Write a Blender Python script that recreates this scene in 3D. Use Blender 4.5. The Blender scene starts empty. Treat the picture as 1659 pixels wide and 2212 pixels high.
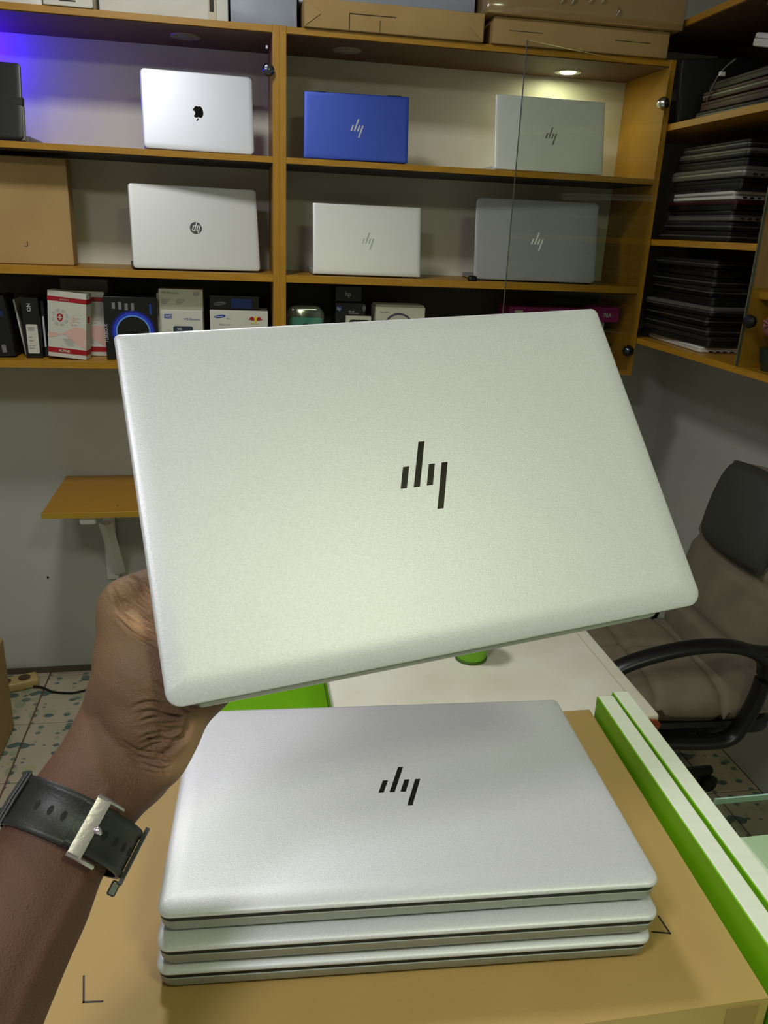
import bpy, bmesh, math, random
import numpy as np
from mathutils import Vector, Matrix, noise
random.seed(7)
sc = bpy.context.scene
COL = sc.collection
# ------------------------------------------------------------------ camera
H0 = 1.63                       # camera height above the floor
FPX, IW, IH = 1730.0, 1659.0, 2212.0
PITCH, ROLL, YAW = 0.339747658, -0.0444439619, 0.188544422
def cam_axes():
    cy, sy, cp, sp = math.cos(YAW), math.sin(YAW), math.cos(PITCH), math.sin(PITCH)
    f = Vector((sy*cp, cy*cp, -sp)); r = Vector((cy, -sy, 0)); d = f.cross(r)
    return (math.cos(ROLL)*r + math.sin(ROLL)*d, -math.sin(ROLL)*r + math.cos(ROLL)*d, f)
AR, AD, AF = cam_axes()
CAM = Vector((0, 0, H0))
cd = bpy.data.cameras.new('camera'); cam = bpy.data.objects.new('camera', cd); COL.objects.link(cam)
m = Matrix((( AR.x, -AD.x, -AF.x, 0), (AR.y, -AD.y, -AF.y, 0), (AR.z, -AD.z, -AF.z, H0), (0, 0, 0, 1)))
cam.matrix_world = m
cd.sensor_fit = 'VERTICAL'; cd.sensor_height = 36; cd.sensor_width = 27; cd.lens = 36*FPX/IH
cd.clip_start = 0.02; cd.clip_end = 50
sc.camera = cam
# ------------------------------------------------------------------ world, exposure
w = bpy.data.worlds.new('world'); sc.world = w; w.use_nodes = True
w.node_tree.nodes['Background'].inputs[0].default_value = (0.6, 0.62, 0.48, 1)
w.node_tree.nodes['Background'].inputs[1].default_value = 0.25
sc.view_settings.view_transform = 'Standard'; sc.view_settings.look = 'None'
sc.view_settings.gamma = 1; sc.view_settings.use_curve_mapping = False
sc.view_settings.exposure = 0.10
# ------------------------------------------------------------------ lamps of the room (fixtures are built further down)
def area(name, loc, target, sx, sy, watt, col):
    l = bpy.data.lights.new(name, 'AREA'); l.shape = 'RECTANGLE'; l.size = sx; l.size_y = sy; l.energy = watt; l.color = col
    o = bpy.data.objects.new(name, l); COL.objects.link(o); o.location = loc
    d = Vector(target) - Vector(loc); o.rotation_euler = d.to_track_quat('-Z', 'Y').to_euler(); return o
LA = (-0.25, 1.48, 2.735)
LB = (0.62, -0.62, 2.735)
LC = (-0.75, -0.35, 2.735)
area('ceiling_lamp_light', LA, (LA[0], LA[1], 0), 0.24, 0.24, 13.5, (0.96, 0.965, 0.92))
area('ceiling_lamp_light', LB, (LB[0], LB[1], 0), 0.30, 0.30, 10.5, (0.86, 1.0, 0.55))
area('ceiling_lamp_light', LC, (LC[0], LC[1], 0), 0.35, 0.35, 14.5, (0.95, 0.925, 1.0))
# ------------------------------------------------------------------ geometry helpers
def ray(u, v): return AR*((u-IW/2)/FPX) + AD*((v-IH/2)/FPX) + AF
def at(u, v, Y=None, X=None, Z=None):
    d = ray(u, v)
    t = Y/d.y if Y is not None else (X/d.x if X is not None else (Z-H0)/d.z)
    return CAM + d*t
def s2l(c): return tuple((x/12.92 if x <= .04045 else ((x+.055)/1.055)**2.4) for x in c)
def link(o, parent=None):
    COL.objects.link(o)
    if parent is not None: o.parent = parent
    return o
def tag(o, label=None, cat=None, group=None, kind=None):
    if label: o['label'] = label
    if cat: o['category'] = cat
    if group: o['group'] = group
    if kind: o['kind'] = kind
    return o
def thing(name, label, cat, loc=(0,0,0), rot=None, group=None):
    o = bpy.data.objects.new(name, None); COL.objects.link(o); o.empty_display_size = .05
    if isinstance(rot, Matrix): o.matrix_world = Matrix.Translation(loc) @ rot.to_4x4()
    else:
        o.location = loc
        if rot: o.rotation_euler = rot
    return tag(o, label, cat, group)
def obj(name, bm, mats, parent=None, smooth=False, loc=None, rot=None, ang=35):
    me = bpy.data.meshes.new(name)
    if isinstance(bm, bmesh.types.BMesh):
        bmesh.ops.recalc_face_normals(bm, faces=bm.faces[:])
        bm.to_mesh(me); bm.free()
    else: me = bm
    if not isinstance(mats, (list, tuple)): mats = [mats]
    for q in mats: me.materials.append(q)
    if smooth:
        for p in me.polygons: p.use_smooth = True
        try: me.set_sharp_from_angle(angle=math.radians(ang))
        except Exception: pass
    o = bpy.data.objects.new(name, me); link(o, parent)
    if loc is not None: o.location = loc
    if rot is not None: o.rotation_euler = rot
    return o
def B(): return bmesh.new()
def box(bm, c, s, bev=0, rot=None, seg=1, mi=0):
    r = bmesh.ops.create_cube(bm, size=1); vs = r['verts']
    bmesh.ops.scale(bm, vec=s, verts=vs)
    fs = set(f for v in vs for f in v.link_faces)
    for f in fs: f.material_index = mi
    if bev:
        es = list(set(e for v in vs for e in v.link_edges))
        g = bmesh.ops.bevel(bm, geom=es, offset=bev, segments=seg, profile=.5, affect='EDGES')
        vs = list(set(v for f in g['faces'] for v in f.verts) | set(v for v in vs if v.is_valid))
    if rot is not None: bmesh.ops.rotate(bm, cent=(0,0,0), matrix=rot if isinstance(rot, Matrix) else Matrix.Rotation(rot,3,'Z'), verts=vs)
    bmesh.ops.translate(bm, vec=c, verts=vs)
    return vs
def bx(x0, x1, y0, y1, z0, z1, bev=0, bm=None, seg=1, mi=0):
    bm = bm or B(); box(bm, ((x0+x1)/2, (y0+y1)/2, (z0+z1)/2), (x1-x0, y1-y0, z1-z0), bev, seg=seg, mi=mi); return bm
def lathe(bm, prof, n=32, cap=True, M=None):
    rings = []
    for r, z in prof: rings.append([bm.verts.new((r*math.cos(2*math.pi*i/n), r*math.sin(2*math.pi*i/n), z)) for i in range(n)])
    for a, b in zip(rings, rings[1:]):
        for i in range(n): bm.faces.new((a[i], a[(i+1)%n], b[(i+1)%n], b[i]))
    if cap: bm.faces.new(rings[0][::-1]); bm.faces.new(rings[-1])
    vs = [v for r in rings for v in r]
    if M is not None: bmesh.ops.transform(bm, matrix=M, verts=vs)
    return bm
def catmull(P, k=6):
    P = [Vector(p) for p in P]; out = []
    for i in range(len(P)-1):
        a = P[i-1] if i else P[i]*2-P[i+1]; b, c = P[i], P[i+1]; d = P[i+2] if i+2 < len(P) else c*2-b
        for j in range(k):
            t = j/k; out.append(.5*((2*b)+(c-a)*t+(2*a-5*b+4*c-d)*t*t+(3*b-a-3*c+d)*t**3))
    out.append(P[-1]); return out
def tube(bm, P, r, n=8, closed=False, flat=None, up=Vector((0,0,1))):
    P = [Vector(p) for p in P]; rings = []; N = len(P)
    for i, p in enumerate(P):
        a = P[(i-1) % N] if (i or closed) else P[0]; b = P[(i+1) % N] if (i < N-1 or closed) else P[-1]
        t = (b-a).normalized(); s = t.cross(up)
        s = s.normalized() if s.length > 1e-4 else t.orthogonal().normalized()
        q = s.cross(t).normalized(); rr = r[i] if isinstance(r, (list, tuple)) else r
        ra, rb = (rr, rr) if flat is None else flat
        rings.append([bm.verts.new(p + s*ra*math.cos(2*math.pi*k/n) + q*rb*math.sin(2*math.pi*k/n)) for k in range(n)])
    pr = list(zip(rings, rings[1:])) + ([(rings[-1], rings[0])] if closed else [])
    for a, b in pr:
        for k in range(n): bm.faces.new((a[k], a[(k+1)%n], b[(k+1)%n], b[k]))
    if not closed: bm.faces.new(rings[0][::-1]); bm.faces.new(rings[-1])
    return bm
def rin(r, d): return tuple(max(q-d, .0006) for q in r) if isinstance(r, tuple) else max(r-d, .0006)
def rrect(w, h, r, n=6):
    pts = []; R4 = r if isinstance(r, tuple) else (r,)*4
    for k, (sx, sy, a0) in enumerate(((1,1,0), (-1,1,90), (-1,-1,180), (1,-1,270))):
        r = max(R4[k], 1e-4); cx, cy = sx*(w/2-r), sy*(h/2-r)
        for i in range(n+1):
            a = math.radians(a0+90*i/n); pts.append((cx+r*math.cos(a), cy+r*math.sin(a)))
    return pts
def slab(bm, w, h, r, levels, drop=None, n=6, off=(0,0,0), sub=0):
    """levels: (inset, z) loops from bottom to top of a rounded slab"""
    loops = []
    for ins, z in levels:
        P = rrect(w-2*ins, h-2*ins, rin(r, ins*.8), n)
        loops.append([bm.verts.new((x+off[0], y+off[1], z+off[2]+(drop(x, y, ins) if drop else 0))) for x, y in P])
    for a, b in zip(loops, loops[1:]):
        k = len(a)
        for i in range(k): bm.faces.new((a[i], a[(i+1)%k], b[(i+1)%k], b[i]))
    bm.faces.new(loops[0][::-1]); bm.faces.new(loops[-1])
    return bm
def poly(bm, pts, z0, z1, mi=0):
    a = [bm.verts.new((x, y, z0)) for x, y in pts]; b = [bm.verts.new((x, y, z1)) for x, y in pts]; k = len(a)
    for i in range(k):
        f = bm.faces.new((a[i], a[(i+1)%k], b[(i+1)%k], b[i])); f.material_index = mi
    f = bm.faces.new(a[::-1]); f.material_index = mi
    f = bm.faces.new(b); f.material_index = mi
    return bm
def cyl(bm, c, r, h, n=20, axis='Z', r2=None):
    M = Matrix.Translation(c) @ {'Z': Matrix.Identity(4), 'X': Matrix.Rotation(math.pi/2,4,'Y'), 'Y': Matrix.Rotation(-math.pi/2,4,'X')}[axis]
    bmesh.ops.create_cone(bm, cap_ends=True, segments=n, radius1=r, radius2=r if r2 is None else r2, depth=h, matrix=M); return bm
def text(s, size, mt, parent, M, name='lettering', bold=False, align='LEFT', sx=1.0):
    cu = bpy.data.curves.new('t', 'FONT'); cu.body = s; cu.size = size; cu.extrude = .0002; cu.align_x = align
    if bold: cu.offset = size*.02
    cu.resolution_u = 3
    t = bpy.data.objects.new('t', cu); me = bpy.data.meshes.new_from_object(t); bpy.data.objects.remove(t)
    me.name = name; me.materials.clear(); me.materials.append(mt)
    o = bpy.data.objects.new(name, me); link(o, parent); o.matrix_local = M @ Matrix.Diagonal((sx,1,1,1)); return o
# ------------------------------------------------------------------ materials
def mat(name, col, rough=.5, metal=0, nscale=0, namt=.1, bump=0, bscale=200, col2=None, spec=.5, emit=None, es=0, coat=0, stretch=None, det=3, coord='Object'):
    m_ = bpy.data.materials.new(name); m_.use_nodes = True; nt = m_.node_tree; b = nt.nodes['Principled BSDF']
    c = s2l(col); b.inputs['Base Color'].default_value = (*c, 1); b.inputs['Roughness'].default_value = rough
    b.inputs['Metallic'].default_value = metal; b.inputs['Specular IOR Level'].default_value = spec
    if coat: b.inputs['Coat Weight'].default_value = coat
    if emit: b.inputs['Emission Color'].default_value = (*emit, 1); b.inputs['Emission Strength'].default_value = es
    tc = nt.nodes.new('ShaderNodeTexCoord'); src = tc.outputs[coord]
    if stretch:
        mp = nt.nodes.new('ShaderNodeMapping'); mp.inputs['Scale'].default_value = stretch; nt.links.new(src, mp.inputs[0]); src = mp.outputs[0]
    if nscale:
        n = nt.nodes.new('ShaderNodeTexNoise'); n.inputs['Scale'].default_value = nscale; n.inputs['Detail'].default_value = det
        nt.links.new(src, n.inputs['Vector'])
        r = nt.nodes.new('ShaderNodeValToRGB'); r.color_ramp.elements[0].position = .3; r.color_ramp.elements[1].position = .7
        d = s2l(col2) if col2 else tuple(x*(1-namt) for x in c)
        r.color_ramp.elements[0].color = (*d, 1); r.color_ramp.elements[1].color = (*c, 1)
        nt.links.new(n.outputs['Fac'], r.inputs[0]); nt.links.new(r.outputs[0], b.inputs['Base Color'])
    if bump:
        n2 = nt.nodes.new('ShaderNodeTexNoise'); n2.inputs['Scale'].default_value = bscale; n2.inputs['Detail'].default_value = 2
        nt.links.new(src, n2.inputs['Vector'])
        bp = nt.nodes.new('ShaderNodeBump'); bp.inputs['Strength'].default_value = bump; bp.inputs['Distance'].default_value = .001
        nt.links.new(n2.outputs['Fac'], bp.inputs['Height']); nt.links.new(bp.outputs[0], b.inputs['Normal'])
    return m_
WALL = mat('painted_wall', (.74,.74,.71), .75, nscale=2.5, namt=.14, bump=.15, bscale=60)
CEIL = mat('ceiling_paint', (.80,.80,.78), .9)
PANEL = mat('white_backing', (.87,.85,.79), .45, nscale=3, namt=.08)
PANELD = mat('shaded_backing', (.20,.20,.16), .6)  # shade of the lowest row put into the backing colour
WOOD = mat('orange_veneer', (.70,.51,.13), .36, nscale=14, col2=(.63,.45,.10), stretch=(1,14,14), bump=.05, bscale=60)
WOODV = mat('orange_veneer_upright', (.70,.51,.13), .36, nscale=14, col2=(.63,.45,.10), stretch=(14,14,1), bump=.05, bscale=60)
WOODY = mat('orange_veneer_side', (.70,.51,.13), .36, nscale=14, col2=(.63,.45,.10), stretch=(14,1,14), bump=.05, bscale=60)
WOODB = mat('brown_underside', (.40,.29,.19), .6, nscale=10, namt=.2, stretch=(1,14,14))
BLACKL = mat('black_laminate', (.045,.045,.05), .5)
SILVER = mat('silver_aluminium', (.82,.82,.84), .46, metal=.30, nscale=900, namt=.10, bump=.10, bscale=1500, det=1)
SILVER2 = mat('satin_silver', (.80,.81,.80), .36, metal=.45, nscale=900, namt=.05)
SILVERE = mat('silver_edge', (.60,.61,.58), .45, metal=.4)
DARKSEAM = mat('hinge_black', (.03,.03,.03), .5)
LOGOD = mat('dark_mirror_logo', (.20,.19,.17), .22, metal=.7)
LOGOS = mat('bright_logo', (.95,.95,.95), .25, metal=.15)
LOGOG = mat('grey_logo', (.76,.76,.78), .3, metal=.15)
BLUEL = mat('blue_aluminium', (.16,.27,.66), .42, metal=.4)
DGREY = mat('dark_grey_plastic', (.12,.12,.13), .4)
BLACK = mat('black_plastic', (.035,.035,.038), .38)
BLACKM = mat('black_matt', (.05,.05,.055), .65)
GREYL = mat('grey_aluminium', (.50,.51,.50), .4, metal=.5)
WHITEP = mat('white_plastic', (.86,.86,.84), .4)
KRAFT = mat('kraft_card', (.67,.56,.33), .62, nscale=6, col2=(.63,.51,.30), bump=.25, bscale=220)
KRAFT2 = mat('brown_card', (.70,.58,.38), .75, nscale=5, col2=(.64,.52,.33), bump=.3, bscale=120)
CREAMC = mat('cream_carton', (.80,.77,.68), .6, nscale=5, namt=.1)
PRINT = mat('black_print', (.09,.07,.05), .6)
SCUFF = mat('white_worn_top', (.93,.92,.89), .35, nscale=4, col2=(.84,.81,.73), bump=.1, bscale=30, det=6)
CHIP = mat('bare_orange_wood', (.60,.27,.10), .7, nscale=60, namt=.4)
LIME = mat('lime_green', (.46,.72,.05), .4, nscale=6, namt=.12)
WBOARD = mat('white_board', (.88,.90,.84), .5, nscale=20, namt=.06, stretch=(6,1,6))
PGREEN = mat('pale_green_top', (.80,.87,.78), .25, nscale=4, namt=.05)
SKY = None
def gmat(name, col, rough=0.02, alpha=.1):
    m_ = bpy.data.materials.new(name); m_.use_nodes = True; nt = m_.node_tree; nt.nodes.clear()
    o = nt.nodes.new('ShaderNodeOutputMaterial'); mix = nt.nodes.new('ShaderNodeMixShader'); t = nt.nodes.new('ShaderNodeBsdfTransparent')
    g = nt.nodes.new('ShaderNodeBsdfGlossy'); g.inputs['Roughness'].default_value = rough; t.inputs[0].default_value = (*col, 1)
    ge = nt.nodes.new('ShaderNodeNewGeometry'); dt = nt.nodes.new('ShaderNodeVectorMath'); dt.operation = 'DOT_PRODUCT'
    nt.links.new(ge.outputs['Incoming'], dt.inputs[0]); nt.links.new(ge.outputs['Normal'], dt.inputs[1])
    ab = nt.nodes.new('ShaderNodeMath'); ab.operation = 'ABSOLUTE'; nt.links.new(dt.outputs['Value'], ab.inputs[0])
    iv = nt.nodes.new('ShaderNodeMath'); iv.operation = 'SUBTRACT'; iv.inputs[0].default_value = 1; nt.links.new(ab.outputs[0], iv.inputs[1])
    fr = nt.nodes.new('ShaderNodeMath'); fr.operation = 'POWER'; fr.inputs[1].default_value = 5; nt.links.new(iv.outputs[0], fr.inputs[0])
    mm = nt.nodes.new('ShaderNodeMath'); mm.operation = 'MULTIPLY_ADD'; mm.inputs[1].default_value = .95; mm.inputs[2].default_value = alpha+.045
    nt.links.new(fr.outputs[0], mm.inputs[0]); nt.links.new(mm.outputs[0], mix.inputs[0]); nt.links.new(t.outputs[0], mix.inputs[1]); nt.links.new(g.outputs[0], mix.inputs[2]); nt.links.new(mix.outputs[0], o.inputs[0])
    return m_
GLASS = gmat('clear_glass', (.93,.95,.91), alpha=.0)
GLASSE = mat('glass_edge', (.30,.33,.27), .35)
WRAP = gmat('clear_film', (.95,.95,.95), rough=.12, alpha=.08)
CHROME = mat('polished_steel', (.82,.82,.82), .18, metal=1)
STEEL = mat('brushed_steel', (.78,.74,.78), .32, metal=.9, bump=.1, bscale=400)
RUBBER = mat('black_resin', (.10,.10,.105), .48, bump=.15, bscale=700)
# tile: cream ceramic printed with green-grey pebbles
def tilemat():
    m_ = mat('pebble_tile', (.72,.67,.60), .28, nscale=4, col2=(.66,.62,.53)); nt = m_.node_tree; b = nt.nodes['Principled BSDF']
    base = b.inputs['Base Color'].links[0].from_socket
    tc = nt.nodes.new('ShaderNodeTexCoord'); cur = base
    for sc_, th, col, off, st in ((11,.28,(.64,.63,.50),3.7,(1,1,1)), (14, .28, (.58,.61,.50), 5.3, (1.2,1,1)), (15.5, .29, (.32,.39,.37), 0, (.9,1.3,1)), (23, .24, (.40,.46,.43), 11.1, (1,1.2,1))):
        mp = nt.nodes.new('ShaderNodeMapping'); mp.inputs['Location'].default_value = (off, off*.7, 0); mp.inputs['Scale'].default_value = st
        nt.links.new(tc.outputs['Object'], mp.inputs[0])
        v = nt.nodes.new('ShaderNodeTexVoronoi'); v.voronoi_dimensions = '2D'; v.inputs['Scale'].default_value = sc_; v.inputs['Randomness'].default_value = .9
        nt.links.new(mp.outputs[0], v.inputs['Vector'])
        sep = nt.nodes.new('ShaderNodeSeparateColor'); nt.links.new(v.outputs['Color'], sep.inputs[0])
        a = nt.nodes.new('ShaderNodeMath'); a.operation = 'MULTIPLY'; a.inputs[1].default_value = th*1.25; nt.links.new(sep.outputs[0], a.inputs[0])
        l = nt.nodes.new('ShaderNodeMath'); l.operation = 'LESS_THAN'; nt.links.new(v.outputs['Distance'], l.inputs[0]); nt.links.new(a.outputs[0], l.inputs[1])
        g = nt.nodes.new('ShaderNodeMath'); g.operation = 'GREATER_THAN'; nt.links.new(sep.outputs[1], g.inputs[0]); g.inputs[1].default_value = .35
        k = nt.nodes.new('ShaderNodeMath'); k.operation = 'MULTIPLY'; nt.links.new(l.outputs[0], k.inputs[0]); nt.links.new(g.outputs[0], k.inputs[1])
        mx = nt.nodes.new('ShaderNodeMix'); mx.data_type = 'RGBA'; nt.links.new(k.outputs[0], mx.inputs[0]); nt.links.new(cur, mx.inputs[6]); mx.inputs[7].default_value = (*s2l(col), 1); cur = mx.outputs[2]
    nt.links.new(cur, b.inputs['Base Color']); return m_
TILE = tilemat()
GROUT = mat('reddish_grout', (.40,.28,.22), .9)
# ------------------------------------------------------------------ the room
YB, XR, XL, YF, ZC = 2.82, 1.61, -1.9, -2.1, 2.79
def struct(name, bm, m_, parent=None): 
    o = obj(name, bm, m_, parent); o['kind'] = 'structure'; return o
fl = struct('floor', bx(XL-.1, XR+.1, YF-.1, YB+.1, -.08, -.004), GROUT)
tiles = [tilemat_me for tilemat_me in ()]
tbm = bx(-.1525, .1525, -.1525, .1525, -.006, 0, .0015); T_ = .31
box_me = bpy.data.meshes.new('tile'); tbm.to_mesh(box_me); tbm.free(); box_me.materials.append(TILE)
i0 = 0
for ix in range(-4, 8):
    for iy in range(-15, 2):
        cx = -.715+.155+T_*ix; cy = 2.48+.155+T_*iy
        if cx-.15 < XL or cx+.15 > XR-.0 or cy+.15 > YB or cy-.15 < YF: 
            x0, x1, y0, y1 = max(cx-.1525, XL+.002), min(cx+.1525, XR-.002), max(cy-.1525, YF+.002), min(cy+.1525, YB-.002)
            if x1-x0 < .01 or y1-y0 < .01: continue
            t = obj('tile', bx(x0-cx, x1-cx, y0-cy, y1-cy, -.006, 0, .0015), TILE, fl)
        else:
            t = bpy.data.objects.new('tile', box_me); link(t, fl)
        t.location = (cx, cy, 0)
wb = struct('wall_back', bx(XL-.1, XR+.1, YB, YB+.1, 0, ZC), WALL)
struct('wall_right', bx(XR, XR+.1, YF-.1, YB, 0, ZC), WALL)
struct('wall_left', bx(XL-.1, XL, YF-.1, YB, 0, ZC), WALL)
struct('wall_front', bx(XL, XR, YF-.1, YF, 0, ZC), WALL)
struct('ceiling', bx(XL-.1, XR+.1, YF-.1, YB+.1, ZC, ZC+.08), CEIL)
nail = obj('nail', lathe(B(), [(.003,0),(.004,.004),(.002,.006)], 10, M=Matrix.Translation((-.69, YB, .39)) @ Matrix.Rotation(math.pi/2,4,'X')), BLACK, wb)
SKIRT = mat('dark_skirting', (.33,.30,.23), .8)
struct('baseboard_back', bx(XL, XR, YB-.008, YB, 0, .022), SKIRT)
LAMPM = mat('lamp_glow', (1,1,1), emit=(1,1,.95), es=6)
for (x, y, z), lab in ((LA, 'round white ceiling lamp above the gap between table and cabinets'), (LB, 'round white ceiling lamp behind the photographer on the right'), (LC, 'round white ceiling lamp behind the photographer on the left')):
    t = thing('ceiling_lamp', lab, 'lamp', (x, y, ZC-.055), group='ceiling lamps')
    obj('housing', lathe(B(), [(.20,.02),(.21,.055),(.05,.055)], 40), WHITEP, t, True)
    obj('diffuser', lathe(B(), [(.10,.015),(.19,.016),(.195,.03)], 40), LAMPM, t, True)
# ------------------------------------------------------------------ back cabinets
Yf, Yk = 2.50, 2.79            # front edge / back of the wall cabinets
TB, TT = 2.117, 2.136; S1B, S1 = 1.791, 1.810; S2B, S2 = 1.466, 1.487; S3B, S3 = 1.201, 1.221
def cabinet(label, x0, x1):
    c = thing('display_cabinet', label, 'cabinet', ((x0+x1)/2, Yk, S3B)); o = Vector(c.location)
    def P(name, a, mt, ex=None, bev=.0008):
        bm = bx(a[0]-o.x, a[1]-o.x, a[2]-o.y, a[3]-o.y, a[4]-o.z, a[5]-o.z, bev); return obj(name, bm, mt, c)
    e = .019
    P('top_board', (x0+e, x1-e, Yf, Yk, TB+.002, TT), WOOD)
    P('top_lining', (x0+e, x1-e, Yf+.004, Yk, TB, TB+.002), WOODB, bev=0)
    P('side_panel', (x0, x0+e, Yf-.001, Yk, S3B, TT+.001), WOODV); P('side_panel', (x1-e, x1, Yf-.001, Yk, S3B, TT+.001), WOODV)
    s = P('shelf', (x0+e, x1-e, Yf, Yk, S1B+.002, S1), WOOD)
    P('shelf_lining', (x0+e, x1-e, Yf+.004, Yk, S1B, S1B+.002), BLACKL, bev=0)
    P('shelf', (x0+e, x1-e, Yf, Yk, S2B, S2), WOOD)
    P('bottom_board', (x0+e, x1-e, Yf, Yk, S3B, S3), WOOD)
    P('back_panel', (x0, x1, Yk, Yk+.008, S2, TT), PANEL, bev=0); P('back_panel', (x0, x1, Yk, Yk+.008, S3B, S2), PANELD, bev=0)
    return c, P
XP = 0.129
cabL, PL = cabinet('orange veneer wall cabinet left of the double post, without a glass door', -1.20, XP)
cabR, PR = cabinet('orange veneer wall cabinet in the corner with its glass door ajar', XP, 1.30)
def hinge(parent, px, pz, y=Yf-.012, mt=None):
    o = parent.location
    h = obj('glass_hinge', lathe(B(), [(.004,-.012),(.013,-.010),(.0165,-.002),(.0165,.004),(.012,.010),(.004,.012)], 24, M=Matrix.Translation((px-o.x, y-o.y, pz-o.z)) @ Matrix.Rotation(math.pi/2,4,'X')), mt or mat('dark_chrome', (.35,.37,.42), .18, metal=.9), parent, True)
    return h
hinge(cabL, .098, 2.025)
obj('screw', bx(.093-cabL.location.x, .100-cabL.location.x, 2.535-Yk, 2.545-Yk, 2.085-S3B, 2.094-S3B, .001), STEEL, cabL)
# glass door, hinged at the right end and standing ajar
gd = thing('glass_door', 'frameless glass door standing ajar on the corner cabinet', 'door', (1.283, 2.487, S3))
th = math.radians(23); gd.rotation_euler = (0, 0, th)
# leaf extends from hinge toward -X and turns to the camera
obj('glass_pane', bx(-.575, -.002, -.0018, .0018, 0, TB-S3-.012), GLASS, gd)
obj('pane_edge', bx(-.576, -.575, -.0018, .0018, 0, TB-S3-.012), GLASSE, gd)
for z in (2.016-S3, 1.285-S3):
    obj('hinge_clamp', lathe(B(), [(.004,-.016),(.015,-.012),(.019,-.002),(.019,.004),(.013,.013),(.004,.016)], 24, M=Matrix.Translation((-.022, -.004, z)) @ Matrix.Rotation(math.pi/2,4,'X')), CHROME if z > .5 else mat('dark_chrome2', (.25,.27,.30), .2, metal=.9), gd, True)
# round downlights recessed in the top board
DISCM = mat('downlight_grey', (.62,.60,.54), .6, nscale=60, namt=.3)
WHITEG = mat('lit_diffuser', (1,1,.8), emit=(1,1,.62), es=9)
for x, y, lit, lab in ((-.126, 2.633, 0, 'unlit round downlight above the upright white laptop, left cabinet'), (.333, 2.637, 0, 'unlit round downlight above the blue laptop, right cabinet'), (1.036, 2.686, 1, 'glowing downlight in the corner cabinet above the silver laptop')):
    t = thing('downlight', lab, 'lamp', (x, y, TB), group='cabinet downlights')
    obj('trim_ring', lathe(B(), [(.024,-.0005),(.037,-.004),(.041,-.003),(.042,0)], 36), WHITEP if lit else DISCM, t, True)
    if lit: obj('lens', lathe(B(), [(.020,-.005),(.024,-.003)], 30), WHITEG, t)
    else: obj('lens', lathe(B(), [(.005,-.0035),(.022,-.0025),(.024,-.001)], 30), DISCM, t, True)
l = bpy.data.lights.new('downlight_light', 'AREA'); l.shape = 'DISK'; l.size = .04; l.energy = .55; l.color = (1,1,.62)
o = bpy.data.objects.new('downlight_light', l); COL.objects.link(o); o.location = (1.036, 2.686, TB-.008)
# blue LED lamp at the left end of the top bay
t = thing('blue_led_lamp', 'small blue LED lamp glowing in the top left bay behind the black laptop', 'lamp', (-.765, 2.745, TB-.02))
obj('housing', lathe(B(), [(.012,0),(.016,.012),(.016,.02)], 20), BLACK, t, True)
obj('led', lathe(B(), [(.004,-.010),(.009,-.006),(.011,0)], 16), mat('led_blue', (.1,.1,1), emit=(.05,.02,1), es=30), t, True)
l = bpy.data.lights.new('blue_led_light', 'POINT'); l.energy = 7; l.color = (.03,.0,1); l.shadow_soft_size = .012
o = bpy.data.objects.new('blue_led_light', l); COL.objects.link(o); o.location = (-.765, 2.745, TB-.050)
# ------------------------------------------------------------------ right cabinet
XF = 1.302; RZ = (1.307, 1.325, 1.616, 1.634, 1.946, 1.965, 2.222, 2.240)
rc = thing('side_cabinet', 'orange veneer shelf unit on the right wall packed with dark laptops', 'cabinet', (XF, 1.7, RZ[0]))
def PRc(name, a, mt, bev=.0008):
    o = rc.location; return obj(name, bx(a[0]-o.x, a[1]-o.x, a[2]-o.y, a[3]-o.y, a[4]-o.z, a[5]-o.z, bev), mt, rc)
PRc('bottom_board', (XF, 1.60, .85, 2.80, RZ[0], RZ[1]), WOODY)
PRc('shelf', (XF, 1.60, 1.945, 2.80, RZ[2], RZ[3]), WOODY)
PRc('shelf', (XF, 1.60, 1.945, 2.80, RZ[4], RZ[5]), WOODY)
PRc('shelf', (XF+.02, 1.60, .869, 1.926, 1.50, 1.518), WOODY)
PRc('top_board', (XF, 1.60, .85, 2.80, RZ[6], RZ[7]), WOODY)
PRc('top_lining', (XF+.004, 1.60, .87, 2.80, RZ[6]-.002, RZ[6]), WOODB, 0)
PRc('divider', (XF-.0005, 1.60, 1.927, 1.944, RZ[1], RZ[6]), WOODV)
PRc('side_panel', (XF, 1.60, .85, .868, RZ[1], RZ[6]), WOODV)
PRc('back_panel', (1.60, 1.607, .85, 2.80, RZ[0], RZ[7]), WOODB, 0)
t = thing('downlight', 'unlit round downlight under the top of the side cabinet', 'lamp', (1.40, 2.17, RZ[6]), group='cabinet downlights')
obj('trim_ring', lathe(B(), [(.024,-.0005),(.037,-.004),(.042,0)], 36), DISCM, t, True)
gd2 = thing('glass_door', 'glass door on the right-hand bay of the side cabinet, in front of the pink flower', 'door', (XF-.006, 1.93, RZ[1]))
obj('glass_pane', bx(-.0025, .0025, -1.05, -.004, .003, RZ[6]-RZ[1]-.003), GLASS, gd2)
obj('pane_edge', bx(-.0028, .0028, -.004, 0.0, .003, RZ[6]-RZ[1]-.003), GLASSE, gd2)
obj('hinge_clamp', lathe(B(), [(.004,-.014),(.015,-.010),(.018,.0),(.013,.012),(.004,.014)], 24, M=Matrix.Translation((-.004, -.03, .12)) @ Matrix.Rotation(math.pi/2,4,'Y')), BLACK, gd2, True)
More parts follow.
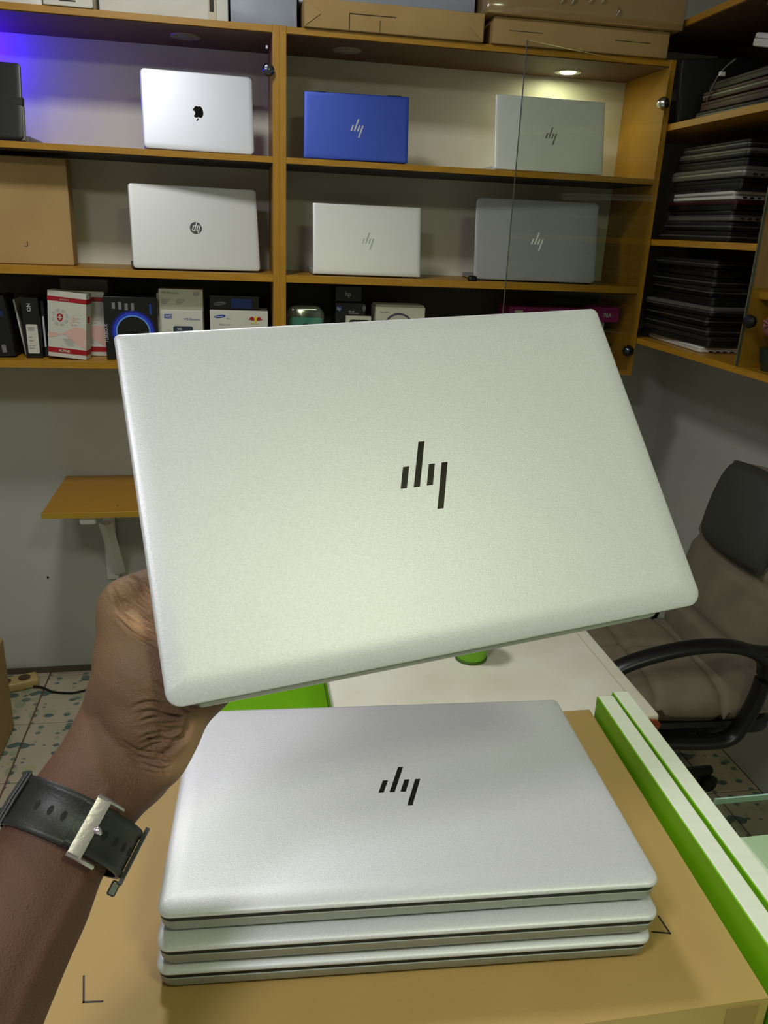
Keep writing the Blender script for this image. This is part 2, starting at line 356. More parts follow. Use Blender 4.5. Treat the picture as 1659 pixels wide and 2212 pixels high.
# pink artificial flower behind the glass
PINK = mat('dusty_pink_petal', (.72,.45,.50), .7, nscale=40, namt=.2)
fw = thing('artificial_flower', 'dusty pink artificial flower in a dark green pot behind the glass', 'flower', (1.352, 1.865, RZ[1]+.0006))
obj('pot', lathe(B(), [(.018,0),(.026,.03),(.028,.045),(.024,.045)], 24), mat('dark_green_pot', (.10,.16,.12), .5), fw, True)
obj('stem', tube(B(), [(0,0,.03),(0,0,.07)], .004), mat('green_stem', (.15,.25,.12), .6), fw)
for k in range(16):
    a = k*2.4; tl = .25+.9*(k/16); rr = .012+.022*(k/16)
    bm = B(); bmesh.ops.create_grid(bm, x_segments=5, y_segments=6, size=.5)
    for v in bm.verts:
        x, y = v.co.x*2, v.co.y+.5
        wd = .024*math.sin(math.pi*min(1, y*.92+.08))**.6
        v.co = Vector((x*wd, .004+y*.036*math.sin(tl), y*.042*math.cos(tl*.8)-.004*x*x+.006*math.sin(y*3)))
    bmesh.ops.rotate(bm, cent=(0,0,0), matrix=Matrix.Rotation(a,3,'Z'), verts=bm.verts)
    bmesh.ops.translate(bm, vec=(0,0,.068+.004*(16-k)/16), verts=bm.verts)
    p = obj('petal', bm, PINK, fw, True)
    mod = p.modifiers.new('thick', 'SOLIDIFY'); mod.thickness = .0012
fw.scale = (1.25,1.25,1.25)
# ------------------------------------------------------------------ laptops
def lidmesh(w, h, t, r, soft=.012, dside=.0010, dback=.0035):
    def drop(x, y, ins):
        s = 0
        e = (y+h/2)/.016
        if e < 1: s -= dback*(1-e)**2*(0 if ins < 0 else 1)
        for q in ((x+w/2), (w/2-x)):
            if q < soft: s -= dside*(1-q/soft)**2
        return s
    bm = B()
    base = [(.0012, 0), (.0002, .0012)]
    top = [(.0000, t-.0012), (.0004, t-.0004), (.0016, t), (.004, t), (.007, t), (.010, t), (.013, t), (.017, t)]
    loops = []
    for i, (ins, z) in enumerate(base+top):
        P = rrect(w-2*ins, h-2*ins, rin(r, ins*.55), 6)
        # add mid points along edges
        loops.append([bm.verts.new((x, y, z+(drop(x, y, ins) if i >= 2 else 0))) for x, y in P])
    for a, b in zip(loops, loops[1:]):
        k = len(a)
        for i in range(k): bm.faces.new((a[i], a[(i+1)%k], b[(i+1)%k], b[i]))
    bm.faces.new(loops[0][::-1]); bm.faces.new(loops[-1])
    return bm
def slashes(s=1.0, sx=1.0):
    out = []
    for bx_, y0, y1 in ((-.0147,-.0088,.0047), (-.0064,-.0088,.0198), (.0019,-.0088,.0046), (.0046,-.0242,.0047)):
        k = .364; wd = .0039
        # slant measured from y0
        out.append([((bx_)*s*sx, y0*s), ((bx_+wd)*s*sx, y0*s), ((bx_+wd+k*(y1-y0))*s*sx, y1*s), ((bx_+k*(y1-y0))*s*sx, y1*s)])
    return out
def add_slash_logo(parent, z, mt, s=1.0, name='emblem', off=(0,0)):
    bm = B()
    for q in slashes(s): poly(bm, [(x+off[0], y+off[1]) for x, y in q], z-.0004, z+.0002)
    return obj(name, bm, mt, parent)
def closed_laptop(label, loc, rot, w=.3235, h=.215, mat_l=None, logo=LOGOD, group=None, foot=.0024):
    """lies with its base on local z=0; hinge towards -y"""
    L = thing('laptop', label, 'laptop', loc, rot, group)
    ml = mat_l or SILVER
    bm = B(); slab(bm, w-.001, h-.001, (.004,.003,.010,.010), [(.006,0),(.002,.0008),(.0008,.003),(.0002,.0075),(0,.0084),(.0008,.0088)])
    obj('base', bm, SILVERE if mat_l is None else mat_l, L, True)
    bm = B(); slab(bm, w-.003, h-.0022, (.002,.002,.008,.008), [(0,.0086),(0,.0114)]); obj('screen_seam', bm, DARKSEAM, L)
    lid = obj('lid', lidmesh(w, h, .0070, (.0045,.0028,.0080,.0080)), ml, L, True, loc=(0,0,.0110), ang=50)
    if logo: add_slash_logo(lid, .0070, logo)
    for sx in (-1, 1): obj('rubber_foot', bx(sx*w*.40-.012, sx*w*.40+.012, h/2-.022, h/2-.018, -foot, .0012, .0003), BLACK, L)
    obj('rubber_foot', bx(-w*.36, w*.36, -h/2+.030, -h/2+.034, -foot, .0012, .0003), BLACK, L)
    return L
# laptop held up by the hand
HR = Matrix(((.98375,-.15218,.09531), (.17132,.63661,-.75191), (.05375,.75602,.65234)))
HT = Vector((.1058, .4453, 1.4943)); HN = HR.col[2]
held = closed_laptop('silver laptop held up at a tilt by the hand in the foreground', HT - HN*.018, HR, foot=.0004)
obj('hinge_spine', bx(-.147, .133, -.1085, -.098, .0005, .0088, .003, seg=3), SILVERE, held, True)
# stack of three on the carton
BZ = 1.1730                     # top of the carton
SR = Matrix.Rotation(-math.radians(3.0), 3, 'Z')
SP = [((.1108, .4845), -3.5, 'silver laptop at the bottom of the stack on the carton'), ((.1120, .4835), -3.3, 'silver laptop in the middle of the stack on the carton'), ((.1124, .4902), -3.0, 'silver laptop with dark slash emblem on top of the stack of three')]
SLAPS = []
for i, ((x, y), a, lab) in enumerate(SP):
    SLAPS.append(closed_laptop(lab, (x, y, BZ+.0028+.0205*i), Matrix.Rotation(math.radians(a),3,'Z'), mat_l=None))
# laptops on display: lid faces the room, keyboard half lies flat behind it
def display(label, bl, br, tl, shelf, lean=12, th=.006, ml=None, r=.008, logo='slash', lm=LOGOS, base=True, ls=1.0, top_hinge=False, yaw=0, bm_=None):
    # lid plane through the bottom edge, leaning back
    ymid = Yf+.042; ya = math.radians(yaw); sy_ = math.tan(ya)
    P0 = at(*bl, Y=ymid); P1 = at(*br, Y=ymid); xm = (P0.x+P1.x)/2; hw_ = (P1.x-P0.x)/2
    P0 = at(*bl, Y=ymid-hw_*sy_); P1 = at(*br, Y=ymid+hw_*sy_)
    x0, x1 = P0.x, P1.x; wd = (x1-x0)/math.cos(ya)
    ln = math.radians(lean); n = Vector((0, -math.cos(ln), math.sin(ln))); d = ray(*tl)
    o = Vector((x0, ymid, shelf+.002)); t = (o-CAM).dot(n)/d.dot(n); Pt = CAM+d*t
    h = (Pt-o).length
    h = math.hypot(Pt.y-o.y, Pt.z-o.z)
    L = thing('laptop', label, 'laptop', ((x0+x1)/2, ymid+.004, shelf+.001), (0, 0, ya))
    bm = lidmesh(wd, h, th, r, soft=.010, dside=.0012, dback=.001)
    lid = obj('lid', bm, ml, L, True, ang=50)
    lid.matrix_local = Matrix.Translation((0, 0, .003)) @ Matrix.Rotation(math.pi/2-ln, 4, 'X') @ Matrix.Translation((0, h/2, 0))
    if base:
        dp = Yk-.010-(ymid+.016)-abs(sy_)*wd/2; 
        if top_hinge:
            b = obj('base', slab(B(), wd-.002, h-.004, r, [(.001,0),(0,.002),(0,.009),(.002,.011)]), bm_ or ml, L, True)
            b.matrix_local = Matrix.Translation((0, math.sin(ln)*h*2, .002)) @ Matrix.Rotation(math.pi/2+ln*.9, 4, 'X') @ Matrix.Translation((0, h/2-.001, 0))
            for sx in (-1, 1): obj('hinge', bx(sx*wd*.36-.022, sx*wd*.36+.022, math.sin(ln)*h-.003, math.sin(ln)*h+.007, math.cos(ln)*h-.006, math.cos(ln)*h+.006, .003, seg=2), LOGOD, L, True)
        else:
            b = obj('base', slab(B(), wd-.002, dp, r, [(.003,0),(0,.002),(0,.0125),(.001,.0135)]), bm_ or ml, L, True)
            b.location = (0, dp/2+.012, 0)
            obj('hinge', bx(-wd*.42, wd*.42, .004, .016, .004, .012, .003, seg=2), DARKSEAM, L, True)
            obj('keyboard', bx(-wd*.43, wd*.43, .03, dp*.62, .0132, .0142, .0003), BLACK, L)
            obj('screen', bx(-wd*.485, wd*.485, -h*.48, h*.47, -.0008, .0002), BLACK, lid)
    if logo == 'slash': add_slash_logo(lid, th, lm, ls)
    return L, lid, wd, h, th
WHITEL = mat('white_silver_lid', (.80,.81,.86), .38, metal=.25)
L, lid, wd, h, th_ = display('silver white laptop with a black fruit emblem, upper shelf left of the post', (310,322), (549,337), (302,150), S1, ml=WHITEL, r=.013, logo=None, yaw=5)
# fruit emblem, upside down, bite at the left
AP = [(0,.42),(.12,.475),(.28,.48),(.42,.37),(.345,.27),(.30,.13),(.33,-.02),(.47,-.13),(.40,-.29),(.28,-.44),(.14,-.49),(0,-.45),(-.14,-.49),(-.28,-.44),(-.40,-.26),(-.47,.02),(-.43,.28),(-.28,.46),(-.12,.475)]
AL = [(-.01,.52),(.02,.66),(.13,.78),(.19,.79),(.17,.64),(.08,.55)]
AS = .030; bm = B()
for P_ in (AP, AL):
    P_ = [(-x*AS, -y*AS*1.05) for x, y in P_]
    if P_[0][0] == 0: P_ = [tuple(q)[:2] for q in catmull([(x, y, 0) for x, y in P_+P_[:1]], 3)][:-1]
    poly(bm, P_, th_-.0003, th_+.0002)
obj('emblem', bm, mat('black_mirror', (.04,.04,.05), .12, metal=.3), lid)
display('blue convertible laptop standing tent-wise on the upper shelf', (655,345), (880,357), (657,197), S1, lean=10, ml=BLUEL, r=.004, lm=LOGOG, top_hinge=True, ls=1.15, yaw=-5)
L, lid, wd, h, th_ = display('thin silver laptop on the upper shelf behind the glass door', (1067,372), (1301,383), (1080,206), S1, ml=mat('cool_silver_lid', (.91,.93,.92), .4, metal=.3), r=.003, lm=mat('taupe_logo', (.46,.44,.43), .4, metal=.1), ls=1.15)
L, lid, wd, h, th_ = display('large silver laptop with a round dark emblem, lower shelf left of the post', (288,586), (562,590), (275,398), S2, lean=15, yaw=9, ml=mat('warm_silver_lid', (.78,.78,.78), .42, metal=.25), r=.010, logo=None, bm_=BLACK)
bm = B(); N = 40; poly(bm, [(.0175*math.cos(2*math.pi*i/N), .0175*math.sin(2*math.pi*i/N)) for i in range(N)], th_-.0003, th_+.0002)
em = obj('emblem', bm, mat('dark_grey_emblem', (.26,.27,.28), .3, metal=.3), lid)
def stroke(bm, P, wd_, z):   # flat poly strokes
    for (x0, y0), (x1, y1) in zip(P, P[1:]):
        poly(bm, [(x0-wd_/2, y0), (x0+wd_/2, y0), (x1+wd_/2, y1), (x1-wd_/2, y1)], z, z+.0003)
bm = B(); zz = th_+.0001; k = .30; sl = lambda x, y: (x+k*y, y)
wl = .0030
# the letters d and y, slanted, cut through to the rim
def bar(x, y0, y1): poly(bm, [sl(x-wl/2, y0), sl(x+wl/2, y0), sl(x+wl/2, y1), sl(x-wl/2, y1)], zz, zz+.0003)
bar(-.0018, -.0085, .0168); bar(-.0085, -.0060, .0055); 
poly(bm, [sl(-.0095,-.0085), sl(-.0018,-.0085), sl(-.0018,-.0060), sl(-.0075,-.0060)], zz, zz+.0003)
poly(bm, [sl(-.0100,.0050), sl(-.0075,.0080), sl(-.0018,.0080), sl(-.0018,.0055)], zz, zz+.0003)
bar(.0040, -.0060, .0080); bar(.0100, -.0150, .0080)
poly(bm, [sl(.0030,-.0085), sl(.0100,-.0085), sl(.0100,-.0060), sl(.0030,-.0060)], zz, zz+.0003)
obj('lettering', bm, WHITEP, em)
L, lid, wd, h, th_ = display('small bright silver laptop on the lower shelf, right of the post', (676,600), (907,609), (677,440), S2, ml=mat('bright_silver_lid', (.84,.84,.84), .38, metal=.3), r=.003, lm=mat('glinting_logo', (.56,.56,.57), .22, metal=.5), ls=1.15)
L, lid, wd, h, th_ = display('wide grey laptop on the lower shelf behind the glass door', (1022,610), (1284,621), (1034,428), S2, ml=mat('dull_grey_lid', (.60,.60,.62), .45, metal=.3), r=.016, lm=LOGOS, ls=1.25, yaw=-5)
# black laptop cut by the frame at the upper left
P0 = at(62, 300, Y=2.53)
bl = thing('laptop', 'black laptop with silver base edge at the left end of the upper shelf', 'laptop', (P0.x-.19, 2.55, S1+.001))
lid = obj('lid', lidmesh(.36, .20, .008, .010), BLACK, bl, True); lid.matrix_local = Matrix.Translation((-.004,-.012,.003)) @ Matrix.Rotation(math.radians(76),4,'X') @ Matrix.Translation((0,.10,0))
obj('base', slab(B(), .372, .17, .008, [(.002,0),(0,.003),(0,.016),(.002,.018)], off=(0,.10,0)), GREYL, bl, True)
MB_ = Matrix.Translation((-.004,-.012,.003)) @ Matrix.Rotation(math.radians(76),4,'X')
obj('base_edge', bx(.170, .184, .0, .094, -.010, .004, .002), GREYL, bl).matrix_local = MB_
obj('hinge_block', bx(.150, .184, .090, .112, -.004, .0085, .002), BLACK, bl).matrix_local = MB_
obj('emblem', bx(.055, .085, .030, .036, .0075, .0083, 0), GREYL, bl).matrix_local = MB_
text('Fv', .011, GREYL, bl, MB_ @ Matrix.Translation((.09, .028, .0083)))
# ------------------------------------------------------------------ cardboard standing in the left bay of the middle row
cb = thing('cardboard_carton', 'flat brown carton standing at the left of the lower laptop shelf', 'box', (-.84, 2.64, S2+.001))
obj('carton_body', bx(-.33, .37, -.04, .03, 0, .292, .002), KRAFT2, cb)
bm = B(); bx(.235, .245, -.0406, -.040, .050, .052, bm=bm); bx(.244, .246, -.0406, -.040, .050, .064, bm=bm)
obj('print_mark', bm, PRINT, cb)
# small black lump at the shelf edge
t = thing('door_magnet', 'small black door magnet lying at the edge of the lower laptop shelf', 'fitting', (.728, 2.515, S2+.0005))
obj('magnet_body', slab(B(), .030, .020, .008, [(.002,0),(0,.003),(0,.009),(.003,.014),(.007,.016)]), BLACK, t, True); obj('magnet_tip', bx(-.006,.006,-.013,-.009,.002,.010,.001), BLACK, t)
# ------------------------------------------------------------------ boxes on top of the cabinets
def carton(name, label, x0, x1, y0, y1, z0, z1, mt, tapes=True, cat='box'):
    c = thing(name, label, cat, ((x0+x1)/2, (y0+y1)/2, z0)); w_, d_, h_ = x1-x0, y1-y0, z1-z0
    b = B(); bx(-w_/2, w_/2, -d_/2, d_/2, 0, h_, .003, bm=b, seg=2)
    bmesh.ops.subdivide_edges(b, edges=[e for e in b.edges if e.calc_length() > .2], cuts=6)
    for v in b.verts: v.co += Vector(noise.noise_vector(v.co*9+Vector((x0*7,0,0))))*.0022*(0 if v.co.z < .002 else 1)
    obj('carton_body', b, mt, c, True, ang=30); return c, w_, d_, h_
TAPE = mat('brown_tape', (.60,.47,.30), .3)
SLOT = mat('carton_slot', (.25,.18,.10), .8)
c, w_, d_, h_ = carton('shipping_carton', 'long low cardboard box on the right cabinet, next to the double post', .195, .700, Yf-.012, 2.78, TT+.001, 2.207, KRAFT2)
for (xa, xb, za, zb) in ((-.13, .0, .040, .0415), (-.13, -.1285, .002, .040), (-.045,-.044,.002,.030)): obj('flap_seam', bx(xa, xb, -d_/2-.0012, -d_/2+.001, za, zb), SLOT, c)
for sx in (-1, 1):
    b = B(); poly(b, [(sx*w_/2*.985,.004), (sx*(w_/2-.045),.034), (sx*w_/2*.985,.062)], 0, .0015); o = obj('corner_flap', b, KRAFT2, c); o.matrix_local = Matrix.Translation((0,-d_/2-.001,0)) @ Matrix.Rotation(math.pi/2,4,'X')
c, w_, d_, h_ = carton('shipping_carton', 'cardboard box with a hand slot under the film-wrapped box in the corner', .725, 1.262, Yf-.012, 2.78, TT+.001, 2.205, KRAFT2)
for (xa, xb, za, zb) in ((-.22,-.12,.034,.0355), (.10,.21,.034,.0352)): obj('flap_seam', bx(xa, xb, -d_/2-.0012, -d_/2+.001, za, zb), SLOT, c)
c, w_, d_, h_ = carton('shipping_carton', 'film-wrapped cardboard box on top of the pile in the corner', .700, 1.290, Yf-.03, 2.79, 2.2065, 2.32, KRAFT2)
b = B(); bx(-w_/2-.003, w_/2+.003, -d_/2-.004, d_/2-.01, .001, h_+.003, .006, bm=b, seg=2)
bmesh.ops.subdivide_edges(b, edges=b.edges[:], cuts=5, use_grid_fill=True)
for v in b.verts: v.co += Vector(noise.noise_vector(v.co*28))*.003
o = obj('plastic_film', b, WRAP, c, True)
random.seed(3)
b = B()
for k in range(9):
    x = -.27+.045*k+random.uniform(-.01,.01); z = random.uniform(.045,.075); hh = random.uniform(.008,.03)
    tube(b, [(x, -d_/2-.0045, z), (x+.004, -d_/2-.009, z-hh*.5), (x-.004, -d_/2-.0045, z-hh)], [.0006,.003,.0005], 6)
obj('film_crease', b, CHROME, c, True)
GREYC = mat('grey_white_carton', (.86,.86,.84), .55, nscale=8, namt=.1)
BGREYC = mat('blue_grey_wrapped', (.62,.65,.72), .4, nscale=12, namt=.15)
c, w_, d_, h_ = carton('pale_carton', 'pale grey carton with a taped label on the left cabinet', -.345, -.006, Yf+.055, 2.78, TT+.001, 2.38, GREYC)
obj('sticker', bx(.115, .137, -d_/2-.0030, -d_/2-.001, .008, .075, .0004), CREAMC, c); obj('print_mark', bx(.119,.131,-d_/2-.0036,-d_/2-.003,.028,.06), PRINT, c)
c, w_, d_, h_ = carton('wrapped_carton', 'long blue grey wrapped carton behind the low cardboard box', .0, .690, Yf+.05 , 2.79, 2.2075, 2.40, BGREYC) if False else carton('wrapped_carton', 'blue grey wrapped carton standing over the double post', .0, .180, Yf+.045, 2.78, TT+.001, 2.40, BGREYC)
c, w_, d_, h_ = carton('wrapped_carton', 'blue grey wrapped carton lying on the long low cardboard box', .186, .688, Yf+.06, 2.77, 2.2085, 2.36, BGREYC)
c, w_, d_, h_ = carton('white_carton', 'white carton with a printed line at the top left of the frame', -.475, -.352, Yf-.005, 2.70, TT+.001, 2.26, mat('off_white_carton', (.82,.81,.77), .6))
obj('print_line', bx(-.02,.02,-d_/2-.0025,-d_/2-.001,.012,.014), PRINT, c); obj('print_line', bx(-.05,-.025,-d_/2-.0025,-d_/2-.001,.016,.018), PRINT, c)
c, w_, d_, h_ = carton('dull_carton', 'dull grey carton at the far left on the cabinet top', -.80, -.482, Yf+.02, 2.78, TT+.001, 2.30, GREYC)
# ------------------------------------------------------------------ goods on the bottom shelf
WBOX = mat('white_card', (.78,.78,.74), .5); BKBOX = mat('black_card', (.05,.05,.06), .35); REDP = mat('red_print', (.62,.06,.10), .5); GREYP = mat('grey_print', (.45,.45,.47), .6)
LTP = mat('light_print', (.70,.72,.75), .5); BLUEP = mat('blue_print', (.12,.22,.60), .5); PINKP = mat('pale_red_print', (.84,.68,.64), .55); CREAMW = mat('cream_card', (.74,.74,.66), .5)
FY = Matrix.Rotation(math.pi/2, 4, 'X')       # text plane facing -Y
def goods(name, label, xc, yf, w_, d_, h_, mt, rot=(0,0,0), z=S3, group=None):
    c = thing(name, label, 'box', (xc, yf, z+.0010+abs(math.sin(rot[1]))*w_/2), rot, group)
    obj('box_body', bx(-w_/2, w_/2, 0, d_, 0, h_, .0012, seg=2), mt, c); return c
def pat(c, name, x0, x1, z0, z1, mt, lift=.0006): return obj(name, bx(x0, x1, -lift, .0002, z0, z1), mt, c)
def txt(c, s, x, z, size, mt, align='LEFT', bold=False, sx=1.0, lift=.0008, vert=False):
    M = Matrix.Translation((x, -lift, z)) @ FY
    if vert: M = M @ Matrix.Rotation(math.pi/2, 4, 'Z')
    return text(s, size, mt, c, M, align=align, bold=bold, sx=sx)
c = goods('accessory_box', 'black slim box with vertical lettering at the left end of the bottom shelf', -.679, 2.555, .058, .12, .175, BKBOX, (0, math.radians(-5), 0))
for k, (s, x) in enumerate((('WIRELESS', -.010), ('MOUSE', .002))): txt(c, s, x, .060 if k == 0 else .095, .009, LTP, vert=True)
txt(c, 'usb', .017, .115, .013, BLUEP, vert=True); pat(c, 'print_patch', -.004, .008, .012, .035, GREYP)
c = goods('accessory_box', 'thin white box leaning between two black boxes', -.630, 2.60, .005, .12, .165, WBOX, (0, math.radians(-7), 0))
c = goods('accessory_box', 'black box with a long white sticker on the bottom shelf', -.596, 2.555, .047, .13, .175, BKBOX)
obj('sticker', slab(B(), .032, .085, .004, [(0,-.0003),(0,.0006)]), WBOX, c).matrix_local = Matrix.Translation((0,-.0002,.056)) @ FY
for i, (z, l_) in enumerate(((.088,.018),(.084,.018),(.080,.018),(.060,.010),(.050,.012),(.036,.016),(.028,.014))): pat(c, 'print_line', -.011, -.011+l_, z, z+.0016, GREYP, .0012)
txt(c, 'ON', .002, .135, .015, LTP, bold=True, vert=True)
c = goods('charger_box', 'thin black carded pack beside the white and red box', -.566, 2.575, .009, .12, .165, mat('dark_green_card', (.06,.11,.11), .4))
pat(c, 'print_line', -.003, .002, .03, .12, LTP)
# white and red box
def redbox(xc, yf, rz, label, w_=.112, h_=.192, tilt=4.5):
    c = goods('white_red_box', label, xc, yf, w_, .045, h_, WBOX, (0, math.radians(tilt), math.radians(rz)))
    for z0, z1 in ((.013,.028), (.163,.176)):
        b = B(); bx(-w_/2-.0005, w_/2+.0005, -.0005, .0455, z0, z1, bm=b); obj('red_band', b, REDP, c)
    # shield with cross
    for cx, s in ((-.020, 1.0),):
        b = B()
        for r0, r1 in ((.0235,.0240),(.020,.0206),(.0165,.0168)):
            N = 32
            for i in range(N):
                if i % 4 == 3: continue
                a0, a1 = 2*math.pi*i/N, 2*math.pi*(i+1)/N
                poly(b, [(cx+r0*math.cos(a0), .117+r0*math.sin(a0)), (cx+r1*math.cos(a0), .117+r1*math.sin(a0)), (cx+r1*math.cos(a1), .117+r1*math.sin(a1)), (cx+r0*math.cos(a1), .117+r0*math.sin(a1))], 0, .0003)
        o = obj('ring_print', b, GREYP, c); o.matrix_local = Matrix.Translation((0,-.0003,0)) @ FY
        b = B(); poly(b, [(cx-.0085,.126),(cx,.128),(cx+.0085,.126),(cx+.0085,.114),(cx+.0055,.108),(cx,.105),(cx-.0055,.108),(cx-.0085,.114)], 0, .0004)
        o = obj('shield', b, REDP, c); o.matrix_local = Matrix.Translation((0,-.0004,0)) @ FY
        b = B(); poly(b, [(cx-.0018,.110),(cx+.0018,.110),(cx+.0018,.124),(cx-.0018,.124)], 0, .0004); poly(b, [(cx-.006,.1152),(cx+.006,.1152),(cx+.006,.1188),(cx-.006,.1188)], 0, .0004)
        o2 = obj('cross', b, WBOX, o); o2.location = (0,0,.0004)
    b = B()
    for i in range(14):
        x0, x1 = -w_/2+i*w_/14, -w_/2+(i+1)*w_/14
        f = lambda x: .075+.018*math.sin(x*38+.3); g = lambda x: .062+.010*math.cos(x*30+1.2)
        poly(b, [(x0, g(x0)), (x1, g(x1)), (x1, f(x1)), (x0, f(x0))], 0, .0003)
    o = obj('wave_print', b, PINKP, c); o.matrix_local = Matrix.Translation((0,-.0003,0)) @ FY
    b = B(); poly(b, [(.0,.062),(.055,.03),(.055,.045),(.02,.068)], 0, .0003); o = obj('wave_print', b, PINKP, c); o.matrix_local = Matrix.Translation((0,-.0004,0)) @ FY
    txt(c, 'ALPINE', -.024, .0165, .010, WBOX, bold=True); txt(c, 'SECURITY', -.02, .1665, .006, LTP)
    txt(c, 'JEC', .010, .108, .020, PINKP); txt(c, 'series', .012, .098, .008, PINKP)
    for i in range(6): pat(c, 'print_line', -.012+.002*i, .020, .055-.0035*i, .0558-.0035*i, GREYP, .0004)
    # side print
    b = B(); bx(w_/2, w_/2+.0006, .012, .028, .108, .126, bm=b); obj('shield', b, REDP, c)
    return c
redbox(-.500, 2.535, -9, 'white box with red bands and a red cross shield on the bottom shelf')
redbox(-.452, 2.605, 4, 'second white and red box half hidden behind the first', tilt=1)
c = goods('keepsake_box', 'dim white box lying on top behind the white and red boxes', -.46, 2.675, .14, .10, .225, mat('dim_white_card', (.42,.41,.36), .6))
# black box with glowing blue ring
c = goods('hub_box', 'black box printed with a large blue ring on the bottom shelf', -.312, 2.552, .152, .13, .185, BKBOX, (0,0,math.radians(6)))
b = B(); N = 48
for r0, r1, mi in ((.050,.058,0), (.046,.050,1), (.058,.064,2)):
    for i in range(N):
        a0, a1 = 2*math.pi*i/N, 2*math.pi*(i+1)/N
        poly(b, [(r0*math.cos(a0), r0*math.sin(a0)), (r1*math.cos(a0), r1*math.sin(a0)), (r1*math.cos(a1), r1*math.sin(a1)), (r0*math.cos(a1), r0*math.sin(a1))], 0, .0003, mi)
o = obj('ring_print', b, [mat('royal_blue_print', (.14,.24,.80), .4), mat('sky_blue_print', (.40,.60,.92), .4), mat('deep_blue_print', (.07,.08,.48), .4)], c); o.matrix_local = Matrix.Translation((.005,-.0003,.082)) @ FY
for k, (s, l_) in enumerate((('H', .018),('H', .022),('H', .020),('H', .023))):
    pat(c, 'print_block', -.052+k*.018, -.043+k*.018, .150-.002*k, .150-.002*k+l_, GREYP); 
txt(c, 'TURBO-X', -.068, .05, .013, LTP, vert=True); pat(c, 'print_patch', .055, .060, .135, .165, BLUEP)
# white external drive boxes
c = goods('drive_box', 'tall white drive box with blue print on the bottom shelf', -.165, 2.575, .130, .07, .210, CREAMW)
txt(c, 'WD Elements', -.058, .196, .009, GREYP); pat(c, 'print_patch', .038, .054, .193, .202, GREYP); txt(c, 'WD', .0405, .1945, .007, WBOX, bold=True, lift=.001)
for x in (-.058, -.015): 
    for i in range(4): pat(c, 'print_line', x, x+.028-.004*i, .178-.004*i, .179-.004*i, GREYP)
c = goods('drive_box', 'front white drive box with a blue badge and a drive picture', -.162, 2.548, .122, .026, .150, WBOX)
pat(c, 'badge', -.052, -.030, .126, .138, BLUEP); txt(c, 'WD', -.050, .1275, .012, WBOX, bold=True, lift=.001); txt(c, 'WD Elements', .004, .122, .0085, BLUEP)
o = obj('drive_picture', slab(B(), .058, .075, .006, [(0,-.0003),(0,.0006)]), mat('slate_print', (.17,.20,.26), .4), c); o.matrix_local = Matrix.Translation((.002,-.0002,.066)) @ FY
txt(c, 'WD', -.016, .092, .008, WBOX, bold=True, lift=.001); txt(c, 'Elements', -.016, .086, .005, LTP, lift=.001)
c = goods('drive_box', 'narrow pale box squeezed at the left of the white drive boxes', -.2335, 2.60, .011, .06, .195, CREAMW)
# white box with blue oval, black/blue box on it
c = goods('phone_box', 'wide white box with a blue oval and two red wings on the bottom shelf', .008, 2.56, .176, .10, .152, WBOX)
def ellipse(cx, cz, rx, rz_, mt, name, c, tilt=0, lift=.0003):
    b = B(); N = 32; poly(b, [(rx*math.cos(2*math.pi*i/N), rz_*math.sin(2*math.pi*i/N)) for i in range(N)], 0, .0004)
    o = obj(name, b, mt, c); o.matrix_local = Matrix.Translation((cx,-lift,cz)) @ FY @ Matrix.Rotation(tilt,4,'Z'); return o
ellipse(-.058, .134, .017, .0048, BLUEP, 'oval_badge', c, .12); txt(c, 'SAMSUNG', -.072, .1315, .0052, WBOX, bold=True, lift=.0012); txt(c, 'Mobile', -.040, .126, .005, GREYP)
YELP = mat('yellow_print', (.85,.78,.20), .5)
ellipse(.050, .128, .0062, .0085, YELP, 'sun_disc', c)
for s in (-1, 1):
    b = B(); P_ = [(.003,.002),(.010,.008),(.017,.004),(.0215,-.003),(.015,-.0015),(.012,-.0055),(.008,-.003),(.004,-.0065)]
    P_ = [(s*x, y) for x, y in P_]; poly(b, P_ if s > 0 else P_[::-1], 0, .0004); o = obj('wing', b, REDP, c); o.matrix_local = Matrix.Translation((.050,-.0006,.128)) @ FY
txt(c, 'Red Bull', .034, .113, .0075, YELP); txt(c, 'Galaxy series', -.06, .108, .006, GREYP)
c = goods('phone_box', 'black and blue box lying on the wide white box', -.005, 2.585, .150, .07, .040, BKBOX, z=S3+.1535)
b = B(); bx(-.010, .052, -.0008, .0705, .003, .032, bm=b); obj('blue_band', b, mat('deep_blue_card', (.03,.17,.45), .5), c)
ellipse(-.045, .016, .018, .0055, GREYP, 'oval_badge', c, .12); txt(c, 'SAMSUNG', -.060, .0135, .0052, BKBOX, bold=True, lift=.0012)
# green clamshell
c = thing('green_speaker_pack', 'green gadget in a clear clamshell pack right of the double post', 'package', (.214, 2.56, S3+.0008))
obj('card', slab(B(), .104, .135, .010, [(0,0),(0,.012)]), mat('emerald_card', (.07,.50,.38), .5), c).matrix_local = Matrix.Translation((0,.02,.0685)) @ FY
b = B(); slab(b, .118, .170, .030, [(0,0),(.002,.018),(.010,.022)]); 
for v in b.verts: v.co += Vector(noise.noise_vector(v.co*60))*.0012
obj('clear_shell', b, WRAP, c, True).matrix_local = Matrix.Translation((0,.028,.086)) @ FY
ellipse(0, .098, .022, .020, BLACK, 'gadget_disc', c, lift=-.006)
